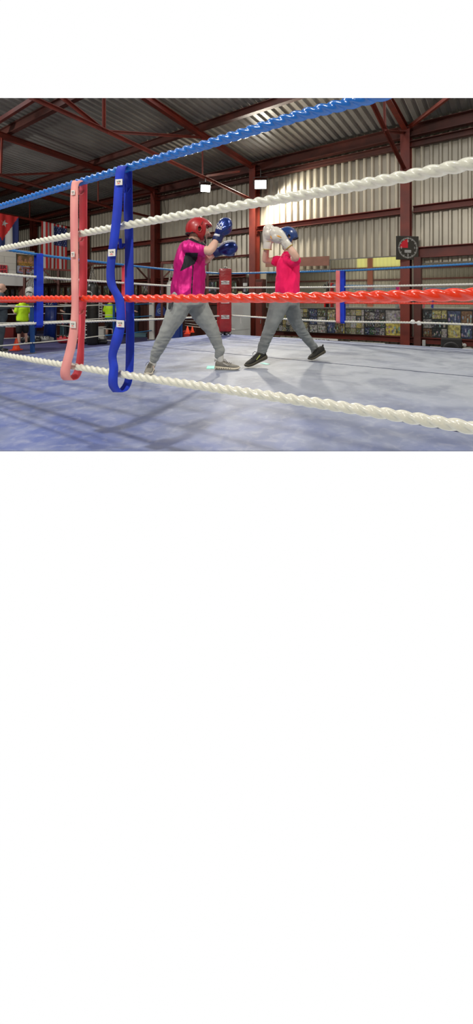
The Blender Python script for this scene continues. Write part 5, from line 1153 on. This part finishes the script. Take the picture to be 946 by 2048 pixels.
def crate(x0, x1, yt, yb, Y, m, label, name='storage_box', d=.4, lid=None):
    a = at(x0, yb, Y); c = at(x1, yt, Y); T = thing(name, label, 'box', ((a.x + c.x) / 2, Y + d / 2, a.z)); b = bmesh.new(); box(b, ((a.x + c.x) / 2, Y + d / 2, (a.z + c.z) / 2), (c.x - a.x, d, c.z - a.z), None, .02); mk('box_body', b, m, T)
    b = bmesh.new(); box(b, ((a.x + c.x) / 2, Y + d / 2, c.z + .012), (c.x - a.x + .03, d + .03, .03), None, .01); mk('lid', b, lid or m, T); return T
TEAL = mat('grey_teal_paint', (.10, .20, .24), .5)
def ground_y(Y, z=G2): return HY + (HC - z) * F / Y
crate(114, 128, 652, ground_y(14.3), 14.3, TEAL, 'grey teal cabinet on the floor left of the pink strap', 'floor_cabinet'); crate(129, 139, 655, ground_y(14.6), 14.6, mat('clear_tub', (.3, .34, .30), .3), 'translucent tub beside the grey teal cabinet')
crate(266, 292, 668, ground_y(14.0), 14.0, TEAL, 'low grey teal box right of the blue strap', 'floor_cabinet'); crate(337, 359, 641, ground_y(12.4, -.9), 12.4, M_BPAD, 'blue vaulting block between the legs of the boxer in magenta', 'foam_block'); 
crate(366, 378, 664, ground_y(12.9, -.9), 12.9, REDB, 'low red box behind the orange cones'); crate(8, 27, 652, ground_y(13.4), 13.4, mat('red_locker', (.16, .015, .012), .5), 'dark red locker behind the child in neon yellow', 'locker')
crate(124, 139, 632, ground_y(14.9), 14.9, REDB, 'red box stack under the bare forearm left of the pink strap')
crate(306, 333, 634, ground_y(13.9, -.9), 13.9, mat('maroon_door', (.10, .014, .014), .5), 'maroon locker behind the wide white post', 'locker', .3)
crate(196, 208, 655, ground_y(13.2), 13.2, M_WP, 'white narrow stand right of the black punch bag', 'narrow_stand', .2)
# heart shaped pad on the white post
c = at(321, 620, 12.9); T = thing('strike_pad', 'blue rounded strike pad with round white logo hanging by the wide white post', 'pad', c)
b = bmesh.new(); pts = [(-.17, -.16), (-.13, -.20), (.16, -.17), (.21, -.10), (.16, .02), (.02, .19), (-.07, .22), (-.13, .12)]; pts = [p[:2] for p in crv([(*p, 0) for p in pts + pts[:1]], 5)][:-1]
a_ = [b.verts.new(c + Vector((x, 0, z))) for x, z in pts]; d_ = [b.verts.new(c + Vector((x, .1, z))) for x, z in pts]; b.faces.new(a_); b.faces.new(d_[::-1]); [b.faces.new((a_[i], d_[i], d_[(i + 1) % len(pts)], a_[(i + 1) % len(pts)])) for i in range(len(pts))]
mk('pad_body', b, M_BPAD, T, False)
b = bmesh.new(); M_ = facing(c + Vector((-.02, -.004, -.04)), Vector((0, -1, 0))); tube(b, [M_ @ Vector((.075 * cos(t_), .075 * sin(t_), 0)) for t_ in [2 * pi * k / 24 for k in range(25)]], .010, 6); box(b, M_ @ Vector((0, .0, .0)), (.10, .006, .03)); mk('round_logo', b, mat('pale_logo', (.35, .45, .6), .5), T, True)
b = bmesh.new(); tube(b, [c + Vector((.06, .04, .15)), c + Vector((.16, .04, .12)), c + Vector((.20, .04, -.02))], .02, 8); mk('arm_strap', b, M_BLACK, T, True)
b = bmesh.new(); tube(b, [c + Vector((-.06, .05, .2)), c + Vector((-.10, .05, .26)), at(317, 607, 12.95)], .008, 6); mk('hanging_loop', b, M_BLACK, T, True)
# step ladder, rope machine and bars between the racks: thin white upright pieces right of the pink strap
for i, (x, yt, yb, Y, w_) in enumerate([(173.5, 608, 674, 11.5, .045), (201, 604, 640, 12.8, .05)]):
    b = bmesh.new(); a = at(x, yt, Y); c = at(x, yb, Y)
    for q in (-1, 1): beam(b, a + Vector((q * w_, 0, 0)), Vector((c.x + q * w_, c.y, c.z)), .014, .014, Vector((0, 1, 0)))
    for k in range(7): p = a.lerp(c, (k + .5) / 7); box(b, p, (w_ * 2, .012, .03))
    mk('chain_ladder', b, M_WHITE, label='thin white upright ladder rail %s the black punch bag' % ('left of' if i == 0 else 'right of'), cat='ladder')
